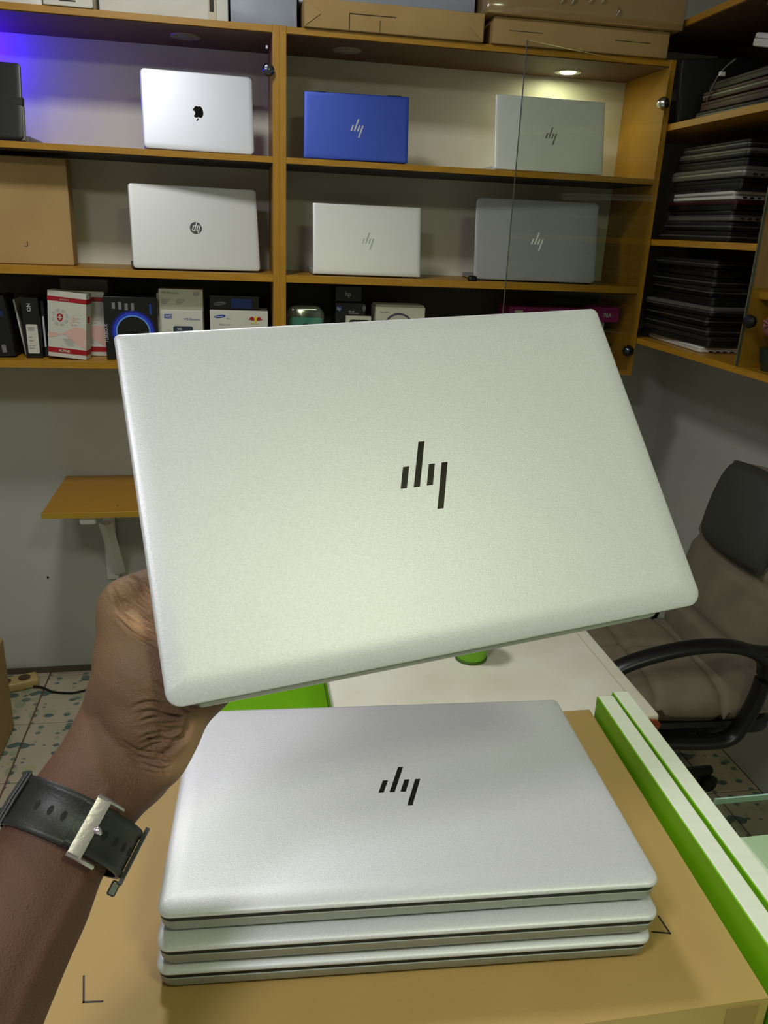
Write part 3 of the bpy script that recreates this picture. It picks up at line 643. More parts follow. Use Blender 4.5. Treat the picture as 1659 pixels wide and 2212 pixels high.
# ink boxes
c = goods('ink_box', 'black box with a round blue badge between the green pack and the cream box', .355, 2.575, .096, .10, .182, BKBOX)
ellipse(-.036, .166, .0088, .0088, BLUEP, 'round_badge', c); txt(c, 'hp', -.0435, .1615, .013, WBOX, bold=True, lift=.0012, sx=.9); txt(c, 'W-40', -.006, .154, .0075, LTP, bold=True); pat(c, 'print_line', -.006, .026, .1505, .1518, LTP)
ellipse(.043, .168, .005, .010, GREYP, 'round_badge', c)
c = goods('ink_box', 'smaller black box stacked on the black box with the round badge', .352, 2.605, .084, .07, .047, BKBOX, (0,0,math.radians(3)), z=S3+.184)
txt(c, 'hp', -.012, .018, .020, LTP, bold=True)
c = goods('mouse_pack', 'white-rimmed black pack in front of the black ink box', .378, 2.548, .080, .022, .145, CREAMW)
o = obj('window', slab(B(), .066, .13, .010, [(0,-.0003),(0,.0006)]), BLACK, c); o.matrix_local = Matrix.Translation((.002,-.0002,.070)) @ FY
for k in range(3): obj('led_dot', bx(-.014+.012*k, -.010+.012*k, -.0012, 0, .126, .129), WHITEP, c)
# cream box with arc
c = goods('headset_box', 'cream box printed with a dark arc on the bottom shelf', .512, 2.555, .160, .09, .176, CREAMW)
obj('box_lid', bx(-.078, .078, .006, .084, .176, .182, .002), CREAMW, c)
b = B()
for i in range(28):
    a0, a1 = math.pi*i/28, math.pi*(i+1)/28
    poly(b, [(.044*math.cos(a0), .044*math.sin(a0)), (.050*math.cos(a0), .050*math.sin(a0)), (.050*math.cos(a1), .050*math.sin(a1)), (.044*math.cos(a1), .044*math.sin(a1))], 0, .0004)
o = obj('arc_print', b, mat('purple_grey_print', (.27,.26,.33), .4), c); o.matrix_local = Matrix.Translation((-.004,-.0003,.108)) @ FY
ellipse(-.004, .108, .036, .044, mat('pale_print', (.70,.70,.64), .5), 'disc_print', c, lift=.0001); txt(c, 'TO AUDIO', -.066, .158, .006, GREYP)
# purple toner boxes
PURP = mat('magenta_card', (.50,.08,.36), .45)
c = goods('toner_box', 'long magenta box lying behind the glass door on the bottom shelf', 1.018, 2.60, .262, .12, .055, PURP, z=S3+.1285)
pat(c, 'badge', -.112, -.084, .014, .044, CREAMW); txt(c, 'hp', -.111, .018, .022, PURP, bold=True); txt(c, 'LaserJet', -.06, .022, .014, LTP)
c = goods('toner_box', 'black toner box supporting the long magenta box', 1.02, 2.60, .25, .12, .1275, BKBOX)
c = goods('toner_box', 'short magenta box at the right end of the bottom shelf', 1.212, 2.565, .096, .09, .048, PURP, z=S3+.1445)
txt(c, '78A', -.010, .016, .018, LTP, bold=True)
c = goods('toner_box', 'white stand box under the short magenta box', 1.195, 2.585, .050, .05, .143, mat('ivory_card', (.72,.72,.66), .5))
# ------------------------------------------------------------------ laptops stacked in the side cabinet
DK = [mat('stack_black', (.06,.06,.065), .42), mat('stack_charcoal', (.13,.13,.13), .40), mat('stack_gloss', (.045,.045,.05), .25), mat('stack_wine', (.20,.05,.07), .4), mat('stack_grey', (.46,.46,.44), .35, metal=.5), mat('stack_white', (.80,.79,.78), .35)]
EDGE = mat('bright_edge', (.62,.62,.60), .3, metal=.7); PORT = mat('port_black', (.01,.01,.01), .6)
protoc = {}
def stacked(label, x, y, z, rz, w_, d_, h_, body, lid_m, edge, group, tilt=0):
    """w_ along local y (the long side faces the room), d_ along x"""
    c = thing('laptop', label, 'laptop', (x, y, z), (tilt, 0, math.radians(rz)), group)
    key = (w_, d_, h_)
    bm = B(); slab(bm, d_, w_, .012, [(.004,0),(.001,.002),(0,.005),(0,h_*.58)]); obj('base', bm, body, c, True)
    bm = B(); slab(bm, d_-.001, w_-.001, .012, [(.0005,h_*.62),(0,h_*.66),(0,h_-.003),(.004,h_)]); obj('lid', bm, lid_m, c, True)
    obj('seam', slab(B(), d_-.006, w_-.006, .010, [(0,h_*.5),(0,h_*.8)]), BLACK, c)
    if edge: obj('bright_trim', slab(B(), d_+.0006, w_+.0006, .012, [(0,h_*.40),(0,h_*.56)]), edge, c)
    for k in range(4): obj('port', bx(-d_/2+.03+k*.022, -d_/2+.042+k*.022, -w_/2-.0006, -w_/2+.002, h_*.16, h_*.34), PORT, c)
    return c
random.seed(11)
def stack(z, spec, grp, where, x0=1.33, y0=2.135):
    names = ['lowest', 'second', 'third', 'fourth', 'fifth', 'sixth', 'seventh', 'eighth', 'ninth', 'tenth']
    n = len(spec)
    for i, (h_, mi, li, e, w_, dx, dy, rz) in enumerate(spec):
        d_ = .228; cx = x0+dx+d_/2*math.cos(math.radians(rz)); cy = y0+dy+w_/2
        kind = {0:'black',1:'charcoal',2:'glossy black',3:'wine red',4:'grey',5:'white'}[li]
        stacked('%s laptop, %s from the bottom of the %s' % (kind, names[i], where), cx, cy, z, rz, w_, d_, h_, DK[mi], DK[li], e, grp)
        z += h_+.0006
E1, E0 = EDGE, None
EW = mat('dim_edge', (.34,.34,.34), .35, metal=.5)
stack(RZ[1]+.0005, [(.017,5,5,E0,.37,.016,.03,-4),(.030,0,1,E0,.38,.006,.02,2),(.028,0,0,EW,.38,.008,.03,1),(.028,2,0,EW,.38,.004,.03,0),(.026,0,4,EW,.38,.000,.02,2),(.026,0,0,E0,.36,.018,.04,0),(.025,2,1,EW,.36,.016,.045,-1),(.026,0,0,EW,.36,.014,.05,1),(.024,0,2,E0,.35,.018,.05,0),(.024,1,1,EW,.35,.018,.06,1)], 'laptops on the low side shelf', 'low side-shelf pile')
stack(RZ[3]+.0005, [(.028,0,0,EW,.37,.000,.0,2),(.026,0,1,EW,.36,.010,.01,1),(.027,4,0,EW,.36,.010,.0,-1),(.028,2,3,E0,.36,.012,.01,1),(.024,5,5,E1,.33,.014,.02,0),(.030,0,0,E0,.36,.006,-.01,1),(.027,4,4,E1,.38,.000,-.03,0),(.024,0,0,E0,.35,.014,.0,2),(.022,0,4,EW,.35,.014,-.005,1),(.022,1,0,EW,.33,.016,.0,1)], 'laptops on the middle side shelf', 'middle side-shelf pile')
zt = RZ[5]+.0005
stack(zt, [(.022,0,1,EW,.36,.010,-.08,2),(.026,3,3,E0,.36,.014,-.09,1),(.026,3,3,EW,.36,.014,-.09,0),(.024,0,0,E0,.36,.020,-.10,-2)], 'laptops on the upper side shelf', 'upper side-shelf pile')
sl_ = thing('laptop_sleeve', 'black sleeve standing upright at the corner of the upper side shelf', 'sleeve', (1.330, 2.485, RZ[5]+.004), (0,math.radians(-5),0))
obj('sleeve_body', bx(-.012, .24, -.014, .014, .0, .17, .009, seg=3), BLACKM, sl_, True); obj('sleeve_seam', tube(B(), [(-.012,-.015,.006),(-.013,-.016,.09),(-.010,-.015,.165)], .0016), DK[1], sl_, True)
wl_ = stacked('old white laptop with ports, tilted on top of the upper side-shelf pile', 1.43, 2.155, RZ[5]+.118, 0, .225, .22, .032, DK[5], DK[5], None, 'laptops on the upper side shelf')
wl_.location = (1.45, 2.078, RZ[5]+.130); wl_.rotation_euler = (math.radians(13), 0, math.radians(2))
b = B(); tube(b, catmull([(1.335,2.24,RZ[5]+.135),(1.325,2.27,RZ[5]+.118),(1.33,2.31,RZ[5]+.10),(1.34,2.36,RZ[5]+.06),(1.36,2.40,RZ[5]+.01)], 5), .0022)
o = tag(obj('hanging_cord', b, DK[4], None, True), 'grey cord hanging in front of the upper side-shelf pile', 'cable')
o2 = obj('plug', slab(B(), .018, .011, .004, [(0,0),(0,.010)], off=(1.328,2.285,RZ[5]+.100)), DK[5], o, True)
# ------------------------------------------------------------------ folding wall shelf
ws = thing('wall_shelf', 'small wooden shelf on white brackets on the back wall', 'shelf', (-.40, YB, .772))
obj('board', bx(-.195, .50, -.39, -.002, -.018, 0, .0015), WOOD, ws)
obj('board_edge', bx(-.1955, .5005, -.3915, -.389, -.0175, -.0005, 0), mat('mustard_edge_band', (.66,.52,.14), .5), ws)
obj('screw_hole', cyl(B(), (.02,-.33,.0002), .003, .0006, 12), PRINT, ws)
def LW(u, v, Y): return at(u, v, Y=Y) - Vector(ws.location)
for xo in (0, .465):
    A_ = LW(235, 1120, 2.806); B_ = LW(237, 1252, 2.806); br = obj('bracket', bx(A_.x-.022+xo, A_.x+.020+xo, -.014, -.001, B_.z, -.02, .003, seg=2), WHITEP, ws, True)
    P1_, P2_ = LW(228, 1130, 2.58), LW(258, 1236, 2.785)
    P1_.z = min(P1_.z, -.030)
    b = B(); tube(b, [(P1_.x+xo, P1_.y, P1_.z), (P2_.x+xo, P2_.y, P2_.z)], .012, 4, flat=(.022,.010)); obj('brace', b, WHITEP, br, True)
    obj('bracket_arm', bx(P1_.x-.02+xo, P1_.x+.018+xo, -.335, -.012, -.034, -.0185, .003, seg=2), WHITEP, br, True)
    C1_ = LW(193, 1128, 2.47)
    obj('bracket_cap', bx(C1_.x-.026+xo, C1_.x+.024+xo, -.372, -.315, -.048, -.0185, .007, seg=3), WHITEP, br, True)
    obj('screw', cyl(B(), (A_.x+.004+xo,-.0145,B_.z+.045), .0035, .002, 12, 'Y'), BLACK, br)
# ------------------------------------------------------------------ floor items at the left
t = thing('floor_carton', 'brown carton standing on the floor at the left edge of the frame', 'box', (-.950, 2.34, .0005))
obj('carton_body', bx(-.19, .19, -.13, .13, 0, .335, .006, seg=2), KRAFT2, t); obj('flap_seam', bx(-.19, .19, -.002, .002, .3345, .3358), TAPE, t)
t = thing('power_strip', 'cream extension socket block on the floor beside the carton', 'socket', (-.79, 2.725, .0005), (0,0,math.radians(20)))
YC = mat('yellowed_plastic', (.72,.62,.40), .4)
obj('strip_body', bx(-.10, .05, -.032, .032, 0, .034, .008, seg=3), YC, t, True)
for k in range(2): obj('socket_face', cyl(B(), (-.06+k*.065, 0, .0345), .021, .002, 24), mat('socket_brown', (.30,.22,.13), .5), t)
b = B(); tube(b, catmull([(-.75,2.70,.012),(-.72,2.695,.008),(-.68,2.668,.005),(-.64,2.655,.005),(-.60,2.652,.005),(-.56,2.668,.005),(-.48,2.70,.005),(-.40,2.66,.005)], 6), .0042)
tag(obj('power_cable', b, BLACK, None, True), 'black cable running over the floor tiles from the extension socket', 'cable')
# ------------------------------------------------------------------ white work table
TZ = .75
tb = thing('work_table', 'worn white wooden table behind the carton with a chipped corner', 'table', (.48, 1.53, 0))
x0, x1, y0, y1 = .172, .808, 1.235, 1.93
def TL(name, a, mt, bev=.004, seg=2, sm=False): return obj(name, bx(a[0]-.48, a[1]-.48, a[2]-1.53, a[3]-1.53, a[4], a[5], bev, seg=seg), mt, tb, sm)
TL('table_top', (x0, x1, y0, y1, TZ-.032, TZ), SCUFF, .006, 3, True)
TL('edge_strip', (x1-.034, x1-.030, y0+.01, y1-.01, TZ-.001, TZ+.0006), CREAMC, 0)
b = B(); P_ = [(-.028,-.002),(-.010,.004),(.006,.002),(.013,-.006),(.011,-.016),(-.010,-.020),(-.030,-.016)]
poly(b, P_, 0, .010); o = obj('bare_chip', b, CHIP, tb); o.matrix_local = Matrix.Translation((x1-.48-.012, y0-1.53+.004, TZ-.012)) @ Matrix.Rotation(math.pi/2,4,'X')
b = B(); poly(b, [(-.006,-.006),(.004,-.002),(.005,-.016),(-.006,-.020)], 0, .006); o = obj('bare_chip', b, CHIP, tb); o.matrix_local = Matrix.Translation((x0-.48+.006, y0-1.53+.003, TZ-.004)) @ Matrix.Rotation(math.pi/2,4,'X')
for sx in (x0+.05, x1-.05):
    for sy in (y0+.05, y1-.05): TL('leg', (sx-.022, sx+.022, sy-.022, sy+.022, 0, TZ-.033), SCUFF, .003)
TL('apron', (x0+.05, x1-.05, y0+.038, y0+.055, TZ-.11, TZ-.033), SCUFF, .002)
t = thing('lime_cup', 'lime green plastic tumbler standing on the white table', 'cup', (.492, 1.490, TZ+.0008))
obj('cup_body', lathe(B(), [(.026,0),(.0325,.003),(.0345,.010),(.037,.075),(.0385,.13),(.0365,.13),(.034,.02),(.004,.012)], 40), LIME, t, True)
obj('base_ring', lathe(B(), [(.0335,.0),(.0355,.001),(.0355,.005),(.0345,.006)], 40), mat('dark_lime', (.22,.38,.06), .5), t, True)
# lime storage bin left of the table
t = thing('lime_bin', 'lime green plastic storage bin on the floor left of the white table', 'bin', (-.012, 1.70, 0))
lb = B(); slab(lb, .40, .46, .03, [(.02,.001),(.0,.56),(-.008,.57),(-.008,.60),(.004,.605)]); obj('bin_body', lb, LIME, t, True)
obj('bin_lid', slab(B(), .40, .46, .03, [(.002,.606),(0,.612),(.004,.622),(.02,.626)]), LIME, t, True)
# ------------------------------------------------------------------ office chair
CU = mat('taupe_cushion', (.47,.43,.36), .75, nscale=14, namt=.25, bump=.3, bscale=90); CU2 = mat('charcoal_headrest', (.20,.20,.18), .7, bump=.2, bscale=120)
CUS = mat('cushion_seam', (.16,.15,.13), .8); CHB = mat('chair_black', (.07,.07,.08), .35)
ch = thing('office_chair', 'taupe padded office chair with black loop arms behind the white table', 'chair', (1.16, 1.80, 0), (0,0,math.radians(-3)))
# local frame: front is -x, left/right is y
def cushion(w_, d_, t_, r=.04, puff=.5, cuts=8):
    """pillow slab w_(y) x d_(x) x t_(z), domed"""
    bm = B(); n = 14; vs = {}
    for s in (0, 1):
        for i in range(n+1):
            for j in range(n+1):
                u, v = i/n*2-1, j/n*2-1
                # squircle map
                x = u*math.sqrt(1-.5*v*v*.35); y = v*math.sqrt(1-.5*u*u*.35)
                e = (1-abs(u)**5)*(1-abs(v)**5); z = t_/2*(e**.5)*(1+puff*.25*(1-u*u)*(1-v*v))
                if e <= 1e-9 and s: vs[(s,i,j)] = vs[(0,i,j)]; continue
                vs[(s,i,j)] = bm.verts.new((x*d_/2, y*w_/2, z if s else -z))
    for s in (0, 1):
        for i in range(n):
            for j in range(n):
                q = [vs[(s,i,j)], vs[(s,i+1,j)], vs[(s,i+1,j+1)], vs[(s,i,j+1)]]
                try: bm.faces.new(q if s else q[::-1])
                except ValueError: pass
    return bm
def creased(bm, lines, depth=.014, wd_=.011):
    for v in bm.verts:
        for ax, c0 in lines:
            d_ = abs(v.co[ax]-c0)
            if d_ < wd_*2: v.co.z -= math.copysign(depth*math.exp(-(d_/wd_)**2), v.co.z)
    return bm
def dense(bm, k=2):
    bmesh.ops.subdivide_edges(bm, edges=bm.edges[:], cuts=k, use_grid_fill=True, smooth=.3); return bm
se = obj('seat', creased(dense(cushion(.50, .50, .12)), [(0,.10),(0,-.08),(1,.0)]), CU, ch, True, loc=(-.05,0,.515), rot=(0,math.radians(4),0), ang=80)
obj('seat_shell', slab(B(), .50, .48, .07, [(.04,0),(0,.02),(0,.04),(.01,.05)], off=(-.04,0,.43)), CHB, ch, True)
LEAN = math.radians(76)
bk = obj('backrest', creased(dense(cushion(.48, .62, .115, puff=1.0)), [(0,.05),(0,-.13),(0,.20)]), CU, ch, True, ang=80)
# stand it up: local x -> up
bk.matrix_local = Matrix.Translation((.175, 0, .765)) @ Matrix.Rotation(-LEAN, 4, 'Y') @ Matrix.Rotation(math.pi, 4, 'X')
hd = obj('headrest', dense(cushion(.32, .25, .07, puff=1.5)), CU2, ch, True, ang=80)
hd.matrix_local = Matrix.Translation((.150, -.01, .960)) @ Matrix.Rotation(-LEAN, 4, 'Y')
obj('back_shell', slab(B(), .58, .44, .10, [(0,0),(0,.012),(.03,.03)]), CHB, ch, True).matrix_local = Matrix.Translation((.205, 0, .76)) @ Matrix.Rotation(-LEAN, 4, 'Y') @ Matrix.Rotation(math.pi, 4, 'X') @ Matrix.Rotation(0,4,'Z') @ Matrix.Translation((0,0,-.03))
for s in (-1, 1):
    b = B(); yy = s*.275
    P_ = catmull([(-.335,yy,.60),(-.28,yy,.665),(-.18,yy,.705),(-.06,yy,.725),(.04,yy,.715),(.10,yy,.675),(.105,yy,.60),(.085,yy,.52),(.055,yy,.465),(-.01,yy,.452),(-.12,yy*.97,.452),(-.22,yy*.97,.455),(-.30,yy,.49),(-.34,yy,.54)], 6)[:-1]
    tube(b, P_, .02, 12, closed=True, flat=(.026,.015), up=Vector((0,1,0)).cross(Vector((1,0,0)))); a_ = obj('armrest', b, CHB, ch, True, ang=60)
    obj('arm_stay', tube(B(), catmull([(.02,yy,.718),(.10,yy,.705),(.17,yy*.93,.70),(.20,yy*.85,.70)], 4), .018, 10, flat=(.020,.014), up=Vector((0,0,1))), CHB, a_, True); obj('arm_bolt', cyl(B(), (.0, yy-s*.02, .455), .014, .05, 14, 'Y'), CHB, a_)
obj('gas_column', lathe(B(), [(.028,.10),(.028,.26),(.018,.26),(.018,.44)], 20), CHB, ch, True)
obj('hub', lathe(B(), [(.04,.075),(.05,.09),(.05,.12),(.03,.135)], 24), CHB, ch, True)
for k in range(5):
    a = math.radians(72*k+20); c_, s_ = math.cos(a), math.sin(a)
    lg = obj('base_leg', tube(B(), [(0,0,.105),(c_*.15,s_*.15,.095),(c_*.29,s_*.29,.070)], [.024,.020,.015], 10), CHB, ch, True)
    for q in (-1, 1): 
        M = Matrix.Translation((c_*.29-s_*.013*q, s_*.29+c_*.013*q, .0265)) @ Matrix.Rotation(a,4,'Z') @ Matrix.Rotation(math.pi/2,4,'X')
        obj('caster', lathe(B(), [(.02,-.009),(.026,-.006),(.026,.006),(.02,.009)], 22, M=M), CHB, lg, True)
# ------------------------------------------------------------------ counter, carton under the laptops, boards, glass top
ct = thing('counter', 'white counter under the kraft carton', 'counter', (-.10, .20, 0))
obj('counter_top', bx(-.70, .450, -.60, .42, 1.074, 1.094, .002), WBOARD, ct)
obj('counter_body', bx(-.68, .44, -.56, .38, 0.0, 1.073, .002), WBOARD, ct)
KZ0 = 1.0945; KS = (H0-BZ)/(H0-1.1805)
kc = thing('kraft_carton', 'flat kraft carton with black corner marks under the stack of laptops', 'box', (.093, .38, KZ0), (0,0,0))
K = lambda a: (a[0]*KS-.093, a[1]*KS-.093, a[2]*KS-.38, a[3]*KS-.38, a[4]-KZ0, a[5]-KZ0)
KP = [(x*KS-.093, y*KS-.38) for x, y in ((-.140,.325),(.325,.325),(.3445,.648),(-.128,.648))]
obj('carton_body', poly(B(), KP, 0, BZ-.0015-KZ0), KRAFT, kc)
obj('top_flap', poly(B(), [(x*.9985, y*.9985) for x, y in KP], BZ-.0015-KZ0, BZ-KZ0), KRAFT, kc)
obj('clear_tape', bx(*K((.296, .318, .3245, .3252, KZ0+.01, BZ-.004))), TAPE, kc)
for P_ in (((-.102,.400),(-.099,.3815),(-.088,.3805)), ((.2855,.3945),(.2862,.3800),(.2745,.3828))):
    b = B()
    for (xa, ya), (xb, yb) in zip(P_, P_[1:]):
        d_ = Vector((xb-xa, yb-ya, 0)).normalized(); n_ = Vector((-d_.y, d_.x, 0))*.0006; e_ = d_*.0006
        A = Vector((xa,ya,0))-e_; C_ = Vector((xb,yb,0))+e_
        poly(b, [(q.x*KS-.093, q.y*KS-.38) for q in (A-n_, C_-n_, C_+n_, A+n_)], BZ-KZ0-.0001, BZ-KZ0+.0002)
    obj('corner_mark', b, PRINT, kc)
for pts, lab in ((((.3530,.652),(.3385,.338),.0165), 'white board with a lime side standing on edge against the carton'), (((.3722,.658),(.3600,.338),.0165), 'outer white board with a lime side standing parallel to the first')):
    (xa, ya), (xb, yb), wd_ = pts
    d_ = Vector((xb-xa, yb-ya)).normalized(); ln_ = .85; ang_ = math.atan2(d_.y, d_.x)
    c = thing('white_board', lab, 'board', (xa, ya, KZ0), (0, 0, ang_), 'white boards with lime sides')
    # local x runs toward the camera, +y is the right-hand side
    obj('board_core', bx(0, ln_, .0006, wd_, 0, .0985, .0012, seg=2), WBOARD, c)
    obj('lime_face', bx(.0004, ln_-.0004, -.0006, .0006, .0006, .0979, 0), LIME, c)
# glass counter at the right
gc = thing('glass_counter', 'low display counter with pale green top and glass ledge at the right edge', 'counter', (.75, .1, 0))
obj('pale_top', bx(.456-.75, 1.05-.75, -.60-.1, .5435-.1, 1.085, 1.10, .0015), PGREEN, gc)
obj('counter_body', bx(.500-.75, 1.03-.75, -.58-.1, .42-.1, 0, 1.084, .002), WBOARD, gc)
obj('glass_ledge', bx(.462-.75, 1.04-.75, .50-.1, .5875-.1, 1.1005, 1.1065), GLASS, gc)
obj('ledge_edge', bx(.462-.75, 1.04-.75, .5875-.1, .5895-.1, 1.1005, 1.1065), mat('pale_glass_edge', (.62,.74,.70), .2), gc)
# ------------------------------------------------------------------ the arm, hand and watch
HU = HR.col[0]; HV = HR.col[1]
def LP(u, v, n):                # point on a plane parallel to the held laptop (n from its lid face), along the line of sight
    d = ray(u, v); t = ((HT+HN*n)-CAM).dot(HN)/d.dot(HN); return CAM + d*t
def WP(u, v, dep): return CAM + ray(u, v)*dep
def loft(bm, secs, n=28):
    """secs: (centre, half width, half thickness) ; ellipse across the path, width kept perpendicular to the sight line"""
    C_ = [Vector(s[0]) for s in secs]; rings = []
    for i, s in enumerate(secs):
        a = C_[max(i-1,0)]; b = C_[min(i+1,len(C_)-1)]; t = (b-a).normalized()
        see = (C_[i]-CAM).normalized(); sd = t.cross(see).normalized(); q = sd.cross(t).normalized()
        rings.append([bm.verts.new(C_[i] + sd*s[1]*math.cos(2*math.pi*k/n) + q*s[2]*math.sin(2*math.pi*k/n)) for k in range(n)])
    for a, b in zip(rings, rings[1:]):
        for k in range(n): bm.faces.new((a[k], a[(k+1)%n], b[(k+1)%n], b[k]))
    bm.faces.new(rings[0][::-1]); bm.faces.new(rings[-1])
def smooth_secs(secs, k=5, both=False):
    P = catmull([s[0] for s in secs], k); A = [s[1] for s in secs]; T = [s[2] for s in secs]; out = []
    for i, p in enumerate(P):
        f = i/k; a = min(int(f), len(secs)-2); g = f-a; g = g*g*(3-2*g); out.append((p, A[a]*(1-g)+A[a+1]*g, T[a]*(1-g)+T[a+1]*g))
    # round the last end
    e = out[-1]; d = (out[-1][0]-out[-2][0]).normalized()
    for j in (.4, .75, .95): out.append((e[0]+d*e[2]*j, e[1]*math.sqrt(1-j*j), e[2]*math.sqrt(1-j*j)))
    if both:
        e = out[0]; d = (out[0][0]-out[1][0]).normalized()
        for j in (.4, .75, .95): out.insert(0, (e[0]+d*e[2]*j, e[1]*math.sqrt(1-j*j), e[2]*math.sqrt(1-j*j)))
    return out
px = lambda w_, p: w_/FPX*((Vector(p)-CAM).dot(AF))
bm = B()
S = []
for (u, v, dep, n_, hw, th_) in (
    (-760, 3250, .255, None, 290, .043), (-450, 2850, .295, None, 232, .041), (-190, 2480, .335, None, 178, .036), (-46, 2149, .362, None, 152, .032), (48, 1975, .382, None, 134, .027), (112, 1845, .396, None, 121, .0225),
    (168, 1752, .408, None, 115, .0205), (212, 1694, .418, None, 116, .0205), (262, 1632, .430, None, 126, .021), (301, 1565, .441, None, 129, .0215),
    (330, 1500, None, -.0405, 137, .0200), (375, 1430, None, -.0385, 150, .0175), (425, 1360, None, -.036, 156, .0155), (475, 1292, None, -.034, 150, .013)):
    p = WP(u, v, dep) if dep else LP(u, v, n_)
    S.append((p, px(hw, p), th_))
loft(bm, smooth_secs(S))
def chain(P, R_):
    loft(bm, smooth_secs([(Vector(p), r, r) for p, r in zip(P, R_)], 4, True), 18)
# thumb: metacarpal, knuckle, then bending behind the edge of the laptop
chain([LP(300,1560,-.046), LP(274,1440,-.043), LP(260,1352,-.040), LP(254,1302,-.037), LP(290,1279,-.0345), LP(345,1262,-.0325), LP(410,1262,-.0300)], [.020,.0185,.0130,.0108,.0105,.0100,.0088])
chain([LP(312,1500,-.046), LP(280,1390,-.043), LP(258,1310,-.040)], [.022,.0185,.0105])
# web and fold of flesh against the laptop edge
chain([LP(250,1330,-.034), LP(290,1345,-.030), LP(335,1380,-.029), LP(380,1420,-.030)], [.0070,.0085,.0085,.008])
# heel of the little-finger side
chain([LP(300,1700,-.050), LP(345,1640,-.049), LP(374,1572,-.047), LP(405,1490,-.041), LP(450,1420,-.036)], [.0110,.0150,.0165,.0165,.015])
# four fingers spread flat under the machine, slightly curled onto it
for k, (u, v, du, dv, ln_) in enumerate(((392,1212,.42,-.90,.074), (452,1225,.60,-.80,.080), (520,1262,.74,-.66,.075), (572,1318,.86,-.48,.062))):
    b0 = LP(u, v, -.0345); e0 = (LP(u+du*60, v+dv*60, -.0345)-b0).normalized(); r_ = (.0090,.0092,.0088,.0080)[k]
    p0 = b0 - e0*.030; Q = [p0, b0, b0+e0*ln_*.33-HN*.003, b0+e0*ln_*.62-HN*.002, b0+e0*ln_*.86+HN*.002, b0+e0*ln_+HN*(.0345-.0182-r_*.95-.0035)]
    chain(Q, [r_*1.15, r_*1.15, r_*1.02, r_*1.04, r_*.92, r_*.84])
me0 = bpy.data.meshes.new('hand_raw'); bmesh.ops.recalc_face_normals(bm, faces=bm.faces[:]); bm.to_mesh(me0); bm.free()
tmp = bpy.data.objects.new('hand_raw', me0); COL.objects.link(tmp)
rm = tmp.modifiers.new('r', 'REMESH'); rm.mode = 'VOXEL'; rm.voxel_size = .00085; rm.use_smooth_shade = True
sm = tmp.modifiers.new('s', 'SMOOTH'); sm.factor = .6; sm.iterations = 40
dg = bpy.context.evaluated_depsgraph_get(); dg.update()
me = bpy.data.meshes.new_from_object(tmp.evaluated_get(dg)); bpy.data.objects.remove(tmp)
N = len(me.vertices); co = np.empty(N*3); me.vertices.foreach_get('co', co); co = co.reshape(-1,3)
no = np.empty(N*3); me.vertices.foreach_get('normal', no); no = no.reshape(-1,3)
A3 = np.array([AR[:], AD[:], AF[:]]); rel = co-np.array(CAM[:]); cc = rel@A3.T
uv = np.stack([cc[:,0]/cc[:,2]*FPX+IW/2, cc[:,1]/cc[:,2]*FPX+IH/2], 1)
facing = np.clip(-(no*rel).sum(1)/np.linalg.norm(rel,axis=1), 0, 1)
# keep everything behind the underside of the laptop
nl = (co-np.array(HT[:]))@np.array(HN[:]); lx = (co-np.array(HT[:]))@np.array(HU[:]); ly = (co-np.array(HT[:]))@np.array(HV[:])
ins = (np.abs(lx) < .166) & (np.abs(ly) < .1115); over = np.where(ins, np.clip(nl+.0187, 0, None), 0)
co -= over[:,None]*np.array(HN[:])[None]
disp = np.zeros(N); tone = np.zeros(N)
def dist_poly(P):
    best = np.full(N, 1e9); tt = np.zeros(N); L_ = len(P)-1
    for i in range(L_):
        a = np.array(P[i]); b = np.array(P[i+1]); ab = b-a; t = np.clip(((uv-a)@ab)/(ab@ab), 0, 1)
        d_ = np.linalg.norm(uv-(a+t[:,None]*ab), axis=1); k = d_ < best; best[k] = d_[k]; tt[k] = (i+t[k])/L_
    return best, tt
def crease(P, w_, dep, ridge=0):
    d_, t = dist_poly(P); g = np.exp(-(d_/w_)**2)*np.clip(np.minimum(t, 1-t)*5+.15, 0, 1)
    disp[:] -= g*dep
    if ridge: disp[:] += np.exp(-((d_-w_*2.0)/w_)**2)*ridge*dep*np.clip(np.minimum(t, 1-t)*5+.15, 0, 1)
rs = random.Random(5)
def family(P0, P1, n, w_, dep, jit=5):
    for k in range(n):
        f = (k+rs.uniform(-.25,.25))/(n-1); f = min(max(f,0),1)
        P = [((1-f)*a[0]+f*b[0]+rs.uniform(-jit,jit), (1-f)*a[1]+f*b[1]+rs.uniform(-jit,jit)) for a, b in zip(P0, P1)]
        P = [tuple(q)[:2] for q in catmull([(x, y, 0) for x, y in P], 3)]
        crease(P, w_*1.15, dep*1.5*rs.uniform(.5,1.1), .35)
# folds at the thumb root
family([(238,1262),(262,1295),(300,1322),(334,1340)], [(252,1335),(282,1362),(312,1385),(345,1402)], 11, 3.0, .00095, 3)
family([(262,1250),(282,1275),(300,1300),(322,1322)], [(278,1242),(300,1256),(314,1275),(330,1290)], 4, 3.2, .0010, 2)
# wrist creases on the thumb side of the heel
family([(282,1528),(318,1512),(362,1524),(410,1536)], [(300,1618),(338,1606),(372,1600),(404,1582)], 12, 3.0, .00085, 5)
family([(262,1600),(300,1618),(340,1632),(378,1640)], [(280,1655),(315,1665),(345,1672),(372,1668)], 6, 2.6, .0006, 5)
family([(330,1470),(352,1480),(366,1500),(378,1512)], [(300,1490),(320,1505),(345,1520),(372,1530)], 4, 2.4, .0005, 4)
crease([(300,1560),(330,1610),(352,1650),(362,1690)], 4.5, .0010); crease([(340,1560),(352,1600),(372,1636)], 4, .0008)
crease([(415,1545),(398,1590),(365,1620),(335,1640)], 7, .0016, .4)
